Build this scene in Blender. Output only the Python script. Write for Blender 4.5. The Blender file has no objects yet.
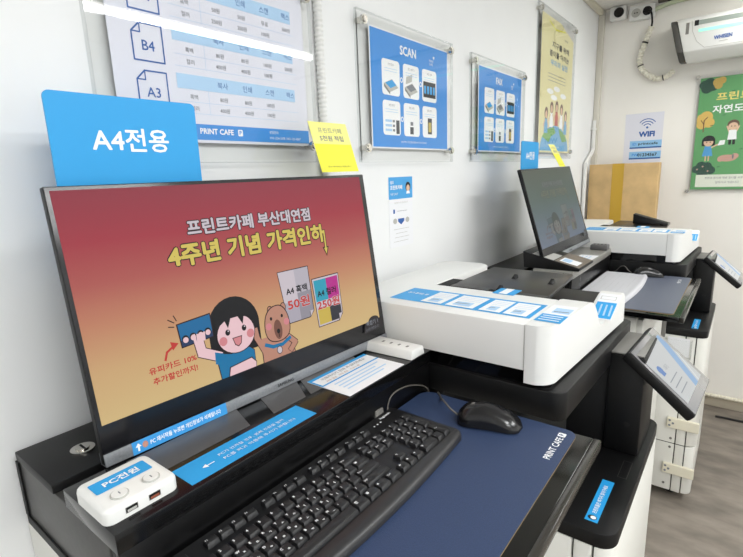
import bpy, bmesh, math, random
from mathutils import Vector, Matrix
random.seed(7)
SC = bpy.context.scene
COL = SC.collection
ZC = 1.42                       # camera height; coordinates below are written relative to it

# ------------------------------------------------------------------ camera, world, lights, exposure
cam_data = bpy.data.cameras.new('camera')
cam = bpy.data.objects.new('camera', cam_data)
COL.objects.link(cam)
cam_data.sensor_fit = 'HORIZONTAL'
cam_data.sensor_width = 36.0
cam_data.lens = 480.4 / 743 * 36.0
cam_data.clip_start = 0.02
Rm = Matrix.Rotation(.6644, 3, 'Z') @ Matrix.Rotation(math.pi / 2 - .2132, 3, 'X') @ Matrix.Rotation(-.0376, 3, 'Z')
cam.matrix_world = Matrix.Translation((0, 0, ZC)) @ Rm.to_4x4()
SC.camera = cam

world = bpy.data.worlds.new('world')
SC.world = world
world.use_nodes = True
world.node_tree.nodes['Background'].inputs[0].default_value = (.9, .95, 1, 1)
world.node_tree.nodes['Background'].inputs[1].default_value = .25

SC.view_settings.view_transform = 'Standard'
SC.view_settings.look = 'None'
SC.view_settings.exposure = 0.1
SC.view_settings.gamma = 1.0
SC.view_settings.use_curve_mapping = False

LAMPS = [  # centre x, y, length along y, width, watts : ceiling panels, first read off its streak, rest unseen, last two added fill
    (1.07, 1.85, 1.9, .12, 21.5),
    (1.07, -.45, 1.3, .12, 14.5),
    (0.62, 0.22, 1.0, .12, 11.5),  # added fill panel, brightens the wall beside the far monitor
    (0.05, 2.65, 0.8, .12, 3.2),  # added fill panel for the back wall, out of view
]
CEIL = .89
for i, (lx, ly, ll, lw, pw) in enumerate(LAMPS):
    ld = bpy.data.lights.new('ceiling_and_fill_light', 'AREA')
    ld.shape = 'RECTANGLE'; ld.size = lw; ld.size_y = ll; ld.energy = pw
    ld.color = (.945, .972, 1.0)
    lo = bpy.data.objects.new('ceiling_and_fill_light', ld)
    COL.objects.link(lo)
    lo.location = (lx, ly, CEIL - .042 + ZC)

# ------------------------------------------------------------------ materials
MATS = {}
def lin(c):
    c = c / 255.0
    return c / 12.92 if c <= .04045 else ((c + .055) / 1.055) ** 2.4
def rgb(c): return (lin(c[0]), lin(c[1]), lin(c[2]), 1)
def mat(name, col, rough=.5, metal=0, spec=.5, emit=None, es=1.0, noise=0, nscale=20, bump=0, stretch=(1, 1, 1), coat=0):
    if name in MATS: return MATS[name]
    m = bpy.data.materials.new(name); m.use_nodes = True
    nt = m.node_tree; b = nt.nodes['Principled BSDF']
    b.inputs['Base Color'].default_value = rgb(col)
    b.inputs['Roughness'].default_value = rough
    b.inputs['Metallic'].default_value = metal
    b.inputs['Specular IOR Level'].default_value = spec
    if coat: b.inputs['Coat Weight'].default_value = coat; b.inputs['Coat Roughness'].default_value = .05
    if emit is not None:
        b.inputs['Emission Color'].default_value = rgb(emit); b.inputs['Emission Strength'].default_value = es
    if noise or bump:
        tc = nt.nodes.new('ShaderNodeTexCoord'); mp = nt.nodes.new('ShaderNodeMapping'); mp.inputs['Scale'].default_value = stretch
        nz = nt.nodes.new('ShaderNodeTexNoise'); nz.inputs['Scale'].default_value = nscale; nz.inputs['Detail'].default_value = 6
        nt.links.new(tc.outputs['Object'], mp.inputs['Vector']); nt.links.new(mp.outputs[0], nz.inputs['Vector'])
        if noise:
            mx = nt.nodes.new('ShaderNodeMix'); mx.data_type = 'RGBA'
            mx.inputs['A'].default_value = rgb([max(0, v * (1 - noise)) for v in col]); mx.inputs['B'].default_value = rgb([min(255, v * (1 + noise)) for v in col])
            rp = nt.nodes.new('ShaderNodeMapRange'); rp.inputs[1].default_value = .3; rp.inputs[2].default_value = .7
            nt.links.new(nz.outputs[0], rp.inputs[0]); nt.links.new(rp.outputs[0], mx.inputs['Factor'])
            nt.links.new(mx.outputs['Result'], b.inputs['Base Color'])
        if bump:
            bp = nt.nodes.new('ShaderNodeBump'); bp.inputs['Strength'].default_value = bump; bp.inputs['Distance'].default_value = .002
            nt.links.new(nz.outputs[0], bp.inputs['Height']); nt.links.new(bp.outputs[0], b.inputs['Normal'])
    MATS[name] = m
    return m
def glassy(name, tint=(1, 1, 1), fr=1.45, rough=.02):
    if name in MATS: return MATS[name]
    m = bpy.data.materials.new(name); m.use_nodes = True; nt = m.node_tree
    nt.nodes.clear()
    out = nt.nodes.new('ShaderNodeOutputMaterial'); mx = nt.nodes.new('ShaderNodeMixShader')
    tr = nt.nodes.new('ShaderNodeBsdfTransparent'); gl = nt.nodes.new('ShaderNodeBsdfGlossy'); f = nt.nodes.new('ShaderNodeFresnel')
    tr.inputs[0].default_value = (*tint, 1); gl.inputs['Roughness'].default_value = rough; f.inputs[0].default_value = fr
    ge = nt.nodes.new('ShaderNodeNewGeometry'); mm_ = nt.nodes.new('ShaderNodeMath'); mm_.operation = 'SUBTRACT'; mm_.use_clamp = True   # only outward faces reflect
    nt.links.new(f.outputs[0], mm_.inputs[0]); nt.links.new(ge.outputs['Backfacing'], mm_.inputs[1])
    nt.links.new(mm_.outputs[0], mx.inputs[0]); nt.links.new(tr.outputs[0], mx.inputs[1]); nt.links.new(gl.outputs[0], mx.inputs[2])
    nt.links.new(mx.outputs[0], out.inputs[0])
    MATS[name] = m
    return m
def lit(name, col, s=1.0, rough=.35):      # pixels of a switched-on screen
    return mat(name, (6, 6, 6), rough, spec=.25, emit=col, es=s)
def grad(name, stops, axis, lo, hi, s=1.0):   # a screen's displayed colour ramp
    if name in MATS: return MATS[name]
    m = mat(name, (6, 6, 6), .35, spec=.25, emit=(0, 0, 0)); nt = m.node_tree; b = nt.nodes['Principled BSDF']
    tc = nt.nodes.new('ShaderNodeTexCoord'); sp = nt.nodes.new('ShaderNodeSeparateXYZ'); mr = nt.nodes.new('ShaderNodeMapRange'); cr = nt.nodes.new('ShaderNodeValToRGB')
    mr.inputs[1].default_value = lo; mr.inputs[2].default_value = hi
    nt.links.new(tc.outputs['Object'], sp.inputs[0]); nt.links.new(sp.outputs[axis], mr.inputs[0]); nt.links.new(mr.outputs[0], cr.inputs[0])
    el = cr.color_ramp.elements
    while len(el) > 1: el.remove(el[-1])
    for i, (p, c) in enumerate(stops):
        e = el[0] if i == 0 else el.new(p)
        e.position = p; e.color = rgb(c)
    nt.links.new(cr.outputs[0], b.inputs['Emission Color']); b.inputs['Emission Strength'].default_value = s
    return m

WHITE_WALL = mat('wall_paint', (240, 241, 241), .7, spec=.2, noise=.012, nscale=2.2)
BACK_WALL = mat('back_wall_paint', (244, 241, 235), .7, spec=.2, noise=.012, nscale=2.2)
WHITE = mat('white_plastic', (233, 233, 230), .38)
WHITE2 = mat('white_copier_plastic', (230, 229, 222), .42)
CREAM = mat('cream_plastic', (226, 220, 200), .5)
BLACK = mat('black_satin_plastic', (12, 12, 13), .45, spec=.35, noise=.1, nscale=60)
BLACK2 = mat('black_matt_plastic', (18, 18, 19), .55, spec=.35, noise=.06, nscale=200)
GLOSSB = mat('black_gloss_panel', (9, 9, 10), .09, spec=.5)
DKGREY = mat('dark_grey_metal', (60, 59, 57), .4, noise=.08, nscale=90)
MIDGREY = mat('mid_grey_plastic', (120, 118, 114), .4)
LTGREY = mat('light_grey_plastic', (188, 187, 182), .4)
SILVER = mat('brushed_silver', (140, 143, 147), .34, metal=.35, noise=.05, nscale=300)
CHROME = mat('chrome', (215, 212, 205), .16, metal=1)
BLUE = mat('sky_blue_print', (40, 160, 226), .45)
BLUE2 = mat('poster_blue_print', (52, 142, 222), .5)
LBLUE = mat('pale_blue_print', (176, 210, 240), .5)
DBLUE = mat('dark_blue_print', (38, 92, 168), .5)
PAPER = mat('white_paper', (240, 241, 244), .6)
LAV = mat('pale_lavender_paper', (226, 227, 238), .6)
INKW = mat('white_ink', (246, 247, 248), .5)
INKG = mat('grey_ink', (120, 124, 132), .6)
INKD = mat('dark_ink', (60, 62, 70), .6)
INKK = mat('black_ink', (22, 22, 26), .6)
YEL = mat('yellow_print', (238, 234, 60), .5)
LYEL = mat('pale_yellow_print', (244, 240, 140), .5)
NAVY = mat('navy_cloth', (44, 60, 92), .55, noise=.06, nscale=700, bump=.25)
RUBBER = mat('tan_rubber_edge', (140, 118, 84), .7)
KEY = mat('key_black', (30, 30, 32), .42)
KBODY = mat('keyboard_body_black', (20, 20, 22), .36)
KPALM = mat('keyboard_front_grey', (40, 40, 42), .36)
ACR = glassy('clear_acrylic', (.993, .995, .993), 1.42)
ACRE = glassy('acrylic_edge', (.90, .91, .91), 1.3, .1)
HOLE = mat('dark_recess', (8, 8, 8), .7)

# ------------------------------------------------------------------ mesh helpers
class MB:
    def __init__(s): s.v = []; s.f = []; s.m = []; s.mats = []
    def mi(s, m):
        if m not in s.mats: s.mats.append(m)
        return s.mats.index(m)
    def add(s, vs, fs, m):
        o = len(s.v); s.v += [tuple(p) for p in vs]; k = s.mi(m)
        for f in fs: s.f.append(tuple(i + o for i in f)); s.m.append(k)
        return s
    def bm(s, b, m):
        b.verts.index_update()
        s.add([v.co[:] for v in b.verts], [[v.index for v in f.verts] for f in b.faces], m); b.free(); return s
    def box(s, x0, x1, y0, y1, z0, z1, m, bev=0, seg=2, sel=None):
        b = bmesh.new(); bmesh.ops.create_cube(b, size=1)
        for v in b.verts: v.co = ((x0 + x1) / 2 + v.co.x * (x1 - x0), (y0 + y1) / 2 + v.co.y * (y1 - y0), (z0 + z1) / 2 + v.co.z * (z1 - z0))
        es = [e for e in b.edges if sel is None or sel(e)]
        if bev and es: bmesh.ops.bevel(b, geom=es, offset=bev, segments=seg, affect='EDGES', profile=.5)
        return s.bm(b, m)
    def prism(s, pts, axis, a0, a1, m, bev=0, seg=2, sel=None):
        """pts 2D polygon in the other two axes (cyclic order x,y,z without axis), extruded from a0 to a1"""
        b = bmesh.new()
        def P(p, a):
            return {'x': (a, p[0], p[1]), 'y': (p[0], a, p[1]), 'z': (p[0], p[1], a)}[axis]
        A = [b.verts.new(P(p, a0)) for p in pts]; B = [b.verts.new(P(p, a1)) for p in pts]
        n = len(pts)
        b.faces.new(A); b.faces.new(B[::-1])
        for i in range(n): b.faces.new((A[i], B[i], B[(i + 1) % n], A[(i + 1) % n]))
        bmesh.ops.recalc_face_normals(b, faces=b.faces)
        es = [e for e in b.edges if sel is None or sel(e)]
        if bev and es: bmesh.ops.bevel(b, geom=es, offset=bev, segments=seg, affect='EDGES', profile=.5)
        return s.bm(b, m)
    def hexa(s, P, m, bev=0, seg=2):
        """8 corner points: bottom loop of four, then top loop of four"""
        b = bmesh.new(); V = [b.verts.new(p) for p in P]
        for f in ((0, 1, 2, 3), (4, 5, 6, 7), (0, 1, 5, 4), (1, 2, 6, 5), (2, 3, 7, 6), (3, 0, 4, 7)): b.faces.new([V[i] for i in f])
        bmesh.ops.recalc_face_normals(b, faces=b.faces)
        if bev: bmesh.ops.bevel(b, geom=b.edges[:], offset=bev, segments=seg, affect='EDGES', profile=.5)
        return s.bm(b, m)
    def tube(s, path, r, m, n=10, rf=None):
        P = [Vector(p) for p in path]; rings = []; vs = []; fs = []
        up = Vector((.13, .21, 1)).normalized()
        for i, p in enumerate(P):
            t = (P[min(i + 1, len(P) - 1)] - P[max(i - 1, 0)]).normalized()
            a = t.cross(up)
            if a.length < .1: a = t.cross(Vector((1, 0, 0)))
            a.normalize(); c = a.cross(t).normalized(); up = c
            rr = rf(i) if rf else r
            for k in range(n):
                w = 2 * math.pi * k / n
                vs.append(p + a * math.cos(w) * rr + c * math.sin(w) * rr)
        for i in range(len(P) - 1):
            for k in range(n):
                fs.append((i * n + k, i * n + (k + 1) % n, (i + 1) * n + (k + 1) % n, (i + 1) * n + k))
        fs.append(tuple(range(n))[::-1]); fs.append(tuple((len(P) - 1) * n + k for k in range(n)))
        return s.add(vs, fs, m)
    def cyl(s, p0, p1, r, m, n=24, r1=None):
        r1 = r if r1 is None else r1
        return s.tube([p0, p1], r, m, n, rf=lambda i: r if i == 0 else r1)
    def rprism(s, x0, x1, y0, y1, rad, z0, z1, m, bev=0):
        return s.prism(rpts(x0, y0, x1, y1, rad), 'z', z0, z1, m, bev, 2, (lambda e: abs(e.verts[0].co.z - e.verts[1].co.z) < 1e-6 and e.verts[0].co.z > (z0 + z1) / 2) if bev else None)

def rpts(x0, y0, x1, y1, r, n=5):
    out = []
    for cx, cy, a in ((x1 - r, y1 - r, 0), (x0 + r, y1 - r, 90), (x0 + r, y0 + r, 180), (x1 - r, y0 + r, 270)):
        for k in range(n + 1):
            w = math.radians(a + 90 * k / n); out.append((cx + r * math.cos(w), cy + r * math.sin(w)))
    return out
def smooth_path(pts, n=6):
    P = [Vector(p) for p in pts]; P = [P[0]] + P + [P[-1]]; out = []
    for i in range(1, len(P) - 2):
        for k in range(n):
            t = k / n; a, b, c, d = P[i - 1:i + 3]
            out.append(.5 * ((2 * b) + (c - a) * t + (2 * a - 5 * b + 4 * c - d) * t * t + (3 * b - a - 3 * c + d) * t ** 3))
    out.append(P[-2]); return out

_txt = {}
def text_mesh(body, bold=0.0):
    k = (body, bold)
    if k in _txt: return _txt[k]
    c = bpy.data.curves.new('lettering', 'FONT'); c.body = body; c.size = 1; c.resolution_u = 2; c.offset = bold; c.fill_mode = 'FRONT'
    o = bpy.data.objects.new('lettering', c); COL.objects.link(o)
    bpy.context.view_layer.update()
    me = bpy.data.meshes.new_from_object(o.evaluated_get(bpy.context.evaluated_depsgraph_get()))
    vs = [(v.co.x, v.co.y) for v in me.vertices]; fs = [tuple(p.vertices) for p in me.polygons]
    bpy.data.objects.remove(o); bpy.data.curves.remove(c); bpy.data.meshes.remove(me)
    if not vs: vs = [(0, 0)]
    xs = [p[0] for p in vs]; ys = [p[1] for p in vs]
    _txt[k] = (vs, fs, min(xs), max(xs), min(ys), max(ys)); return _txt[k]

class Art:
    """flat printed shapes on a plane: origin O, axes U and V (units of length sc), thin layers along N"""
    def __init__(s, mb, O, U, V, sc=1.0, step=.00025):
        s.mb = mb; s.O = Vector(O); s.U = Vector(U).normalized(); s.V = Vector(V).normalized(); s.N = s.U.cross(s.V).normalized(); s.sc = sc; s.step = step; s.map = None; s.k = 0
    def P(s, x, y, l):
        if s.map: x, y = s.map(x, y)
        return s.O + s.U * (x * s.sc) + s.V * (y * s.sc) + s.N * (l * s.step + s.k * 1.2e-5 * min(1, s.step / .0002))
    def poly(s, pts, m, l=1): s.k = (s.k + 1) % 12; s.mb.add([s.P(x, y, l) for x, y in pts], [tuple(range(len(pts)))], m); return s
    def rect(s, x0, y0, x1, y1, m, l=1): return s.poly([(x0, y0), (x1, y0), (x1, y1), (x0, y1)], m, l)
    def blob(s, pts, m, l=1, n=5):
        N = len(pts); out = []
        for i in range(N):
            a, b, c, d = [Vector(pts[(i + q) % N]) for q in (-1, 0, 1, 2)]
            for k in range(n):
                t = k / n; p = .5 * ((2 * b) + (c - a) * t + (2 * a - 5 * b + 4 * c - d) * t * t + (3 * b - a - 3 * c + d) * t ** 3); out.append((p.x, p.y))
        return s.poly(out, m, l)
    def rrect(s, x0, y0, x1, y1, r, m, l=1): return s.poly(rpts(x0, y0, x1, y1, r), m, l)
    def ell(s, cx, cy, rx, ry, m, l=1, rot=0, n=28):
        c, d = math.cos(rot), math.sin(rot)
        return s.poly([(cx + rx * math.cos(w) * c - ry * math.sin(w) * d, cy + rx * math.cos(w) * d + ry * math.sin(w) * c) for w in (2 * math.pi * k / n for k in range(n))], m, l)
    def line(s, pts, w, m, l=1):
        for (x0, y0), (x1, y1) in zip(pts, pts[1:]):
            dx, dy = x1 - x0, y1 - y0; L = math.hypot(dx, dy) or 1; ox, oy = -dy / L * w / 2, dx / L * w / 2
            ex, ey = dx / L * w * .3, dy / L * w * .3
            s.poly([(x0 + ox - ex, y0 + oy - ey), (x0 - ox - ex, y0 - oy - ey), (x1 - ox + ex, y1 - oy + ey), (x1 + ox + ex, y1 + oy + ey)], m, l)
        return s
    def text(s, t, x, y, h, m, l=2, bold=0.0, al='l', w=None, skew=0, fs=None):
        vs, fs_, x0, x1, y0, y1 = text_mesh(t)
        k = fs if fs else h / max(y1 - y0, 1e-6)
        kx = k if w is None else w / max(x1 - x0, 1e-6)
        if fs: y0 = 0
        W = (x1 - x0) * kx; ox = x - {'l': 0, 'c': W / 2, 'r': W}[al]
        r = bold * k
        sh = [(0, 0)] if r == 0 else [(r * math.cos(q), r * math.sin(q)) for q in [math.pi * 2 * i / (8 if bold > .04 else 5) for i in range(8 if bold > .04 else 5)]]
        for i, (dx, dy) in enumerate(sh):
            s.k = (s.k + 1) % 12
            s.mb.add([s.P(ox + (a - x0) * kx + dx + skew * (b - y0) * k, y + (b - y0) * k + dy, l) for a, b in vs], fs_, m)
        return s

# ------------------------------------------------------------------ object helpers
ORG = {}
def thing(name, label, cat, loc, group=None):
    o = bpy.data.objects.new(name, None); COL.objects.link(o)
    o.empty_display_size = .05
    o.location = (loc[0], loc[1], loc[2] + ZC)
    o['label'] = label; o['category'] = cat
    if group: o['group'] = group
    ORG[o.name] = Vector(loc); return o
def mesh(name, mb, org, smooth=35):
    me = bpy.data.meshes.new(name)
    me.from_pydata([(v[0] - org[0], v[1] - org[1], v[2] - org[2]) for v in mb.v], [], mb.f)
    for m in mb.mats: me.materials.append(m)
    me.polygons.foreach_set('material_index', mb.m)
    me.validate()
    if smooth:
        me.polygons.foreach_set('use_smooth', [True] * len(me.polygons))
        me.set_sharp_from_angle(angle=math.radians(smooth))
    me.update(); return me
def part(name, mb, parent, label=None, smooth=35):
    org = ORG[parent.name]
    o = bpy.data.objects.new(name, mesh(name, mb, org, smooth)); COL.objects.link(o); o.parent = parent
    ORG[o.name] = org
    if label: o['label'] = label
    return o
def single(name, mb, label, cat, loc, group=None, smooth=35):
    o = bpy.data.objects.new(name, mesh(name, mb, loc, smooth)); COL.objects.link(o)
    o.location = (loc[0], loc[1], loc[2] + ZC); o['label'] = label; o['category'] = cat
    if group: o['group'] = group
    ORG[o.name] = Vector(loc); return o
def structure(name, mb, smooth=35, parent=None):
    o = bpy.data.objects.new(name, mesh(name, mb, (0, 0, 0), smooth)); COL.objects.link(o); o.location = (0, 0, ZC); o['kind'] = 'structure'
    return o
def copy_tree(o, off, label=None, group=None, parent=None):
    c = o.copy(); COL.objects.link(c)
    if parent is not None: c.parent = parent
    else: c.location = o.location + Vector(off)
    if label: c['label'] = label
    if group: c['group'] = group
    ORG[c.name] = (ORG[o.name] + Vector(off)) if o.name in ORG else Vector(off)
    for ch in list(o.children): copy_tree(ch, off, parent=c)
    return c
B = lambda *a, **k: MB().box(*a, **k)

# ================================================================== SETTING
W = -.80; BK = 3.31; FL = -1.42; RT = 1.85; FR = -1.5
FLOOR = mat('grey_vinyl_floor', (128, 120, 111), .5, spec=.35, noise=.15, nscale=6, stretch=(1.0, 2.2, 1), bump=.1)
structure('floor', B(W - .1, RT + .1, FR - .1, BK + .1, FL - .1, FL, FLOOR))
structure('wall_left', B(W - .1, W, FR - .1, BK + .1, FL, CEIL + .1, WHITE_WALL))
structure('wall_back', B(W, RT + .1, BK, BK + .1, FL, CEIL + .1, BACK_WALL))
structure('wall_right', B(RT, RT + .1, FR - .1, BK, FL, CEIL + .1, WHITE_WALL))
structure('wall_front', B(W, RT, FR - .1, FR, FL, CEIL + .1, WHITE_WALL))
structure('ceiling', B(W, RT, FR, BK, CEIL, CEIL + .1, mat('ceiling_board', (238, 236, 230), .8, noise=.03, nscale=40)))
structure('baseboard_back', B(-.76, RT, BK - .02, BK, FL, FL + .06, mat('baseboard_beige', (196, 186, 168), .5), bev=.004))
structure('baseboard_left', B(W, W + .014, FR, BK, FL, FL + .075, mat('baseboard_beige', (196, 186, 168)), bev=.004))
# moulding along the top of both walls, upright strip in the corner
tr = MB(); tr.box(W, W + .028, FR, BK - .03, CEIL - .03, CEIL, CREAM, bev=.008); structure('trim_1', tr)
tr = MB(); tr.box(W, W + .032, BK - .03, BK, FL, CEIL, mat('corner_strip', (214, 210, 198), .5), bev=.004); structure('trim_2', tr)
tr = MB(); tr.box(-.50, RT, BK - .02, BK, CEIL - .022, CEIL, mat('dark_ceiling_gap', (90, 84, 74), .7), bev=.003); structure('trim_3', tr)

# ceiling lamps and the added fill panels
lamp_glow = mat('lamp_diffuser', (250, 250, 245), .5, emit=(255, 252, 244), es=9)
for i, (lx, ly, ll, lw, pw) in enumerate(LAMPS):
    t = thing('ceiling_and_fill_lamp', 'long white ceiling light panel above the copier room, in a set with added fill panels', 'lamp', (lx, ly, CEIL), 'ceiling light panels')
    part('housing', B(lx - lw / 2 - .012, lx + lw / 2 + .012, ly - ll / 2 - .012, ly + ll / 2 + .012, CEIL - .03, CEIL, WHITE, bev=.004), t)
    part('diffuser', B(lx - lw / 2, lx + lw / 2, ly - ll / 2, ly + ll / 2, CEIL - .038, CEIL - .0305, lamp_glow), t)

# ================================================================== WALL POSTERS IN ACRYLIC
def acrylic_frame(name, label, y0, y1, z0, z1, py0, py1, pz0, pz1, art, group, paper=PAPER):
    X = W
    t = thing(name, label, 'poster', (X, (y0 + y1) / 2, z0), group)
    # the back sheet, printed sheet, front sheet
    part('back_panel', B(X + .010, X + .0125, y0 + .004, y1 - .004, z0 + .004, z1 - .004, ACR), t, smooth=0)
    mb = MB(); mb.box(X + .0128, X + .0135, py0, py1, pz0, pz1, paper)
    a = Art(mb, (X + .0136, py0, pz0), (0, 1, 0), (0, 0, 1), step=.0002)
    art(a, py1 - py0, pz1 - pz0)
    part('printed_sheet', mb, t, smooth=0)
    g = MB(); g.box(X + .016, X + .0195, y0, y1, z0, z1, ACR)
    part('front_panel', g, t, smooth=0)
    e = MB()
    for bx in ((y0 - .0015, y0, z0, z1), (y1, y1 + .0015, z0, z1), (y0, y1, z0 - .0015, z0), (y0, y1, z1, z1 + .0015)):
        e.box(X + .0100, X + .0195, *bx, ACRE)
    part('panel_edge', e, t, smooth=0)
    for by in (y0 + .022, y1 - .016):
        for bz in (z0 + .034, z1 - .022):
            b = MB(); b.cyl((X, by, bz), (X + .030, by, bz), .0075, CHROME); b.cyl((X + .0195, by, bz), (X + .027, by, bz), .011, CHROME)
            part('standoff_bolt', b, t)
    return t

def price_art(a, w, h):
    OL = DBLUE
    z = lambda v: v - .067
    # page icons with folded corner
    for i, (nm, zt) in enumerate((('A4', .3225), ('B4', .2475), ('A3', .1765))):
        y0, y1, zb = .036, .087, zt - .056
        zb = z(zb); zt2 = z(zt)
        a.line([(y0, zt2 - .014), (y0, zb), (y1, zb), (y1, zt2), (y0 + .014, zt2), (y0, zt2 - .014)], .0024, OL, 2)
        a.line([(y0 + .014, zt2), (y0 + .014, zt2 - .014), (y0, zt2 - .014)], .002, OL, 2)
        a.text(nm, (y0 + y1) / 2, zb + .016, .015, OL, 3, al='c', bold=.01)
        hb = z((.3225, .2465, .1705)[i]) + .010
        a.rect(.105, hb - .024, .378, hb, LBLUE, 2)
        for j, s in enumerate(('복사', '인쇄', '스캔', '팩스')):
            a.text(s, .197 + j * .056, hb - .0175, .0115, DBLUE, 3, al='c')
        rows = (('흑백', '50원', '50원', '무료', '500원'), ('컬러', '250원', '250원', '100원', ''))
        if i: rows = (('흑백', '80원', '80원', '100원', '500원' if i == 1 else ''), ('컬러', '400원', '400원', '100원', ''))
        for r, row in enumerate(rows):
            for j, s in enumerate(row):
                if s: a.text(s, (.135, .197, .253, .309, .365)[j], hb - .024 - .0165 - r * .019, .0082, INKG, 3, al='c')
            a.line([(.105, hb - .045 - r * .019), (.385, hb - .045 - r * .019)], .0005, LBLUE, 2)
        for j in range(1): a.line([(.165, hb - .066), (.165, hb - .024)], .0005, LBLUE, 2)
    a.rect(0, .005, w, .032, BLUE2, 2)
    a.text('PRINT CAFE', .140, .0155, .0095, INKW, 4, al='l', bold=.03)
    a.rrect(.222, .014, .233, .026, .002, INKW, 3)
    a.text('P', .2275, .0165, .0075, BLUE2, 4, al='c', bold=.03)
    a.text('55', .105, .016, .009, INKW, 4)
    a.text('상담문의', .300, .0215, .006, INKW, 4); a.text('010-1234-5678 / 051-123-4567', .300, .011, .0048, INKW, 4)
acrylic_frame('poster_frame', 'white price table poster with A4, B4 and A3 page icons in clear acrylic', .352, .818, .033, .390, .384, .797, .067, .382, price_art, 'acrylic framed posters', LAV)

def guide_art(title):
    def f(a, w, h):
        a.rect(.004, .004, w - .004, h - .004, BLUE2, 1)
        a.text(title, w * .44, h * .835, h * .075, INKW, 3, al='c', bold=.03)
        a.text('PRINT', w * .72, h * .845, h * .022, INKW, 3); a.text('CAFE', w * .72, h * .815, h * .022, INKW, 3)
        a.rrect(w * .775, h * .88, w * .795, h * .905, .002, INKW, 3)
        for r in range(2):
            for c in range(3):
                x0 = w * (.125 + c * .247); x1 = x0 + w * .205; z1 = h * (.765 - r * .345); z0 = z1 - h * .30
                a.rrect(x0, z0, x1, z1, .010, INKW, 2)
                x = (x0 + x1) / 2
                a.text(('스캔 준비', '원고 올리기', '버튼 선택', '화면 확인', '파일 저장', '결제 하기')[r * 3 + c], x, z1 - h * .05, h * .022, INKG, 3, al='c')
                for q in range(2): a.line([(x0 + .012, z1 - h * (.075 + q * .022)), (x1 - .012, z1 - h * (.075 + q * .022))], .0012, LBLUE, 3)
                if r == 0 and c < 2:       # little drawing of a scanner
                    a.poly([(x0 + .008, z0 + .028), (x - .006, z0 + .008), (x1 - .008, z0 + .022), (x + .004, z0 + .042)], LTGREY, 3)
                    a.poly([(x0 + .014, z0 + .030), (x - .004, z0 + .018), (x1 - .016, z0 + .028), (x + .004, z0 + .040)], BLUE if c == 0 else INKG, 4)
                    if c: a.poly([(x0 + .012, z0 + .036), (x + .002, z0 + .046), (x + .006, z0 + .066), (x0 + .016, z0 + .056)], LTGREY, 3)
                    a.poly([(x0 + .008, z0 + .028), (x - .006, z0 + .008), (x - .006, z0 + .002), (x0 + .008, z0 + .020)], MIDGREY, 3)
                elif r == 0:
                    a.rect(x0 + .006, z0 + .012, x1 - .006, z0 + .056, INKK, 3)
                    for q in range(4): a.rect(x0 + .010 + q * .017, z0 + .022, x0 + .021 + q * .017, z0 + .044, BLUE, 4)
                elif c == 0:
                    a.rect(x1 - .022, z0 + .004, x1 - .006, z0 + .040, INKD, 3)
                    for q in range(3): a.rect(x0 + .010, z0 + .010 + q * .012, x0 + .040, z0 + .016 + q * .012, LBLUE, 3); a.rect(x0 + .044, z0 + .010 + q * .012, x0 + .054, z0 + .016 + q * .012, INKG, 3)
                elif c == 1:
                    a.rect(x - .010, z0 + .006, x + .008, z0 + .026, INKD, 3); a.rect(x - .008, z0 + .03, x + .006, z0 + .040, INKG, 3)
                else:
                    a.rect(x - .012, z0 + .010, x + .012, z0 + .056, INKD, 3); a.rect(x - .008, z0 + .016, x + .008, z0 + .044, mat('ochre_ink', (196, 176, 90), .6), 4)
                if c < 2: a.ell(x1 + w * .021, z0 + h * .15, .007, .007, INKW, 3); a.ell(x1 + w * .021, z0 + h * .15, .004, .004, BLUE2, 4)
        a.text('스캔 문의는 직원 호출 버튼을 눌러 주시기 바랍니다', w * .5, h * .055, h * .020, INKW, 3, al='c')
    return f
acrylic_frame('poster_frame', 'blue instruction poster titled SCAN with six white step panels in clear acrylic', .977, 1.453, .032, .389, 1.029, 1.431, .067, .365, guide_art('SCAN'), 'acrylic framed posters')
acrylic_frame('poster_frame', 'blue instruction poster titled FAX with six white step panels in clear acrylic', 1.590, 2.085, .032, .388, 1.652, 2.060, .067, .362, guide_art('FAX'), 'acrylic framed posters')

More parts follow.
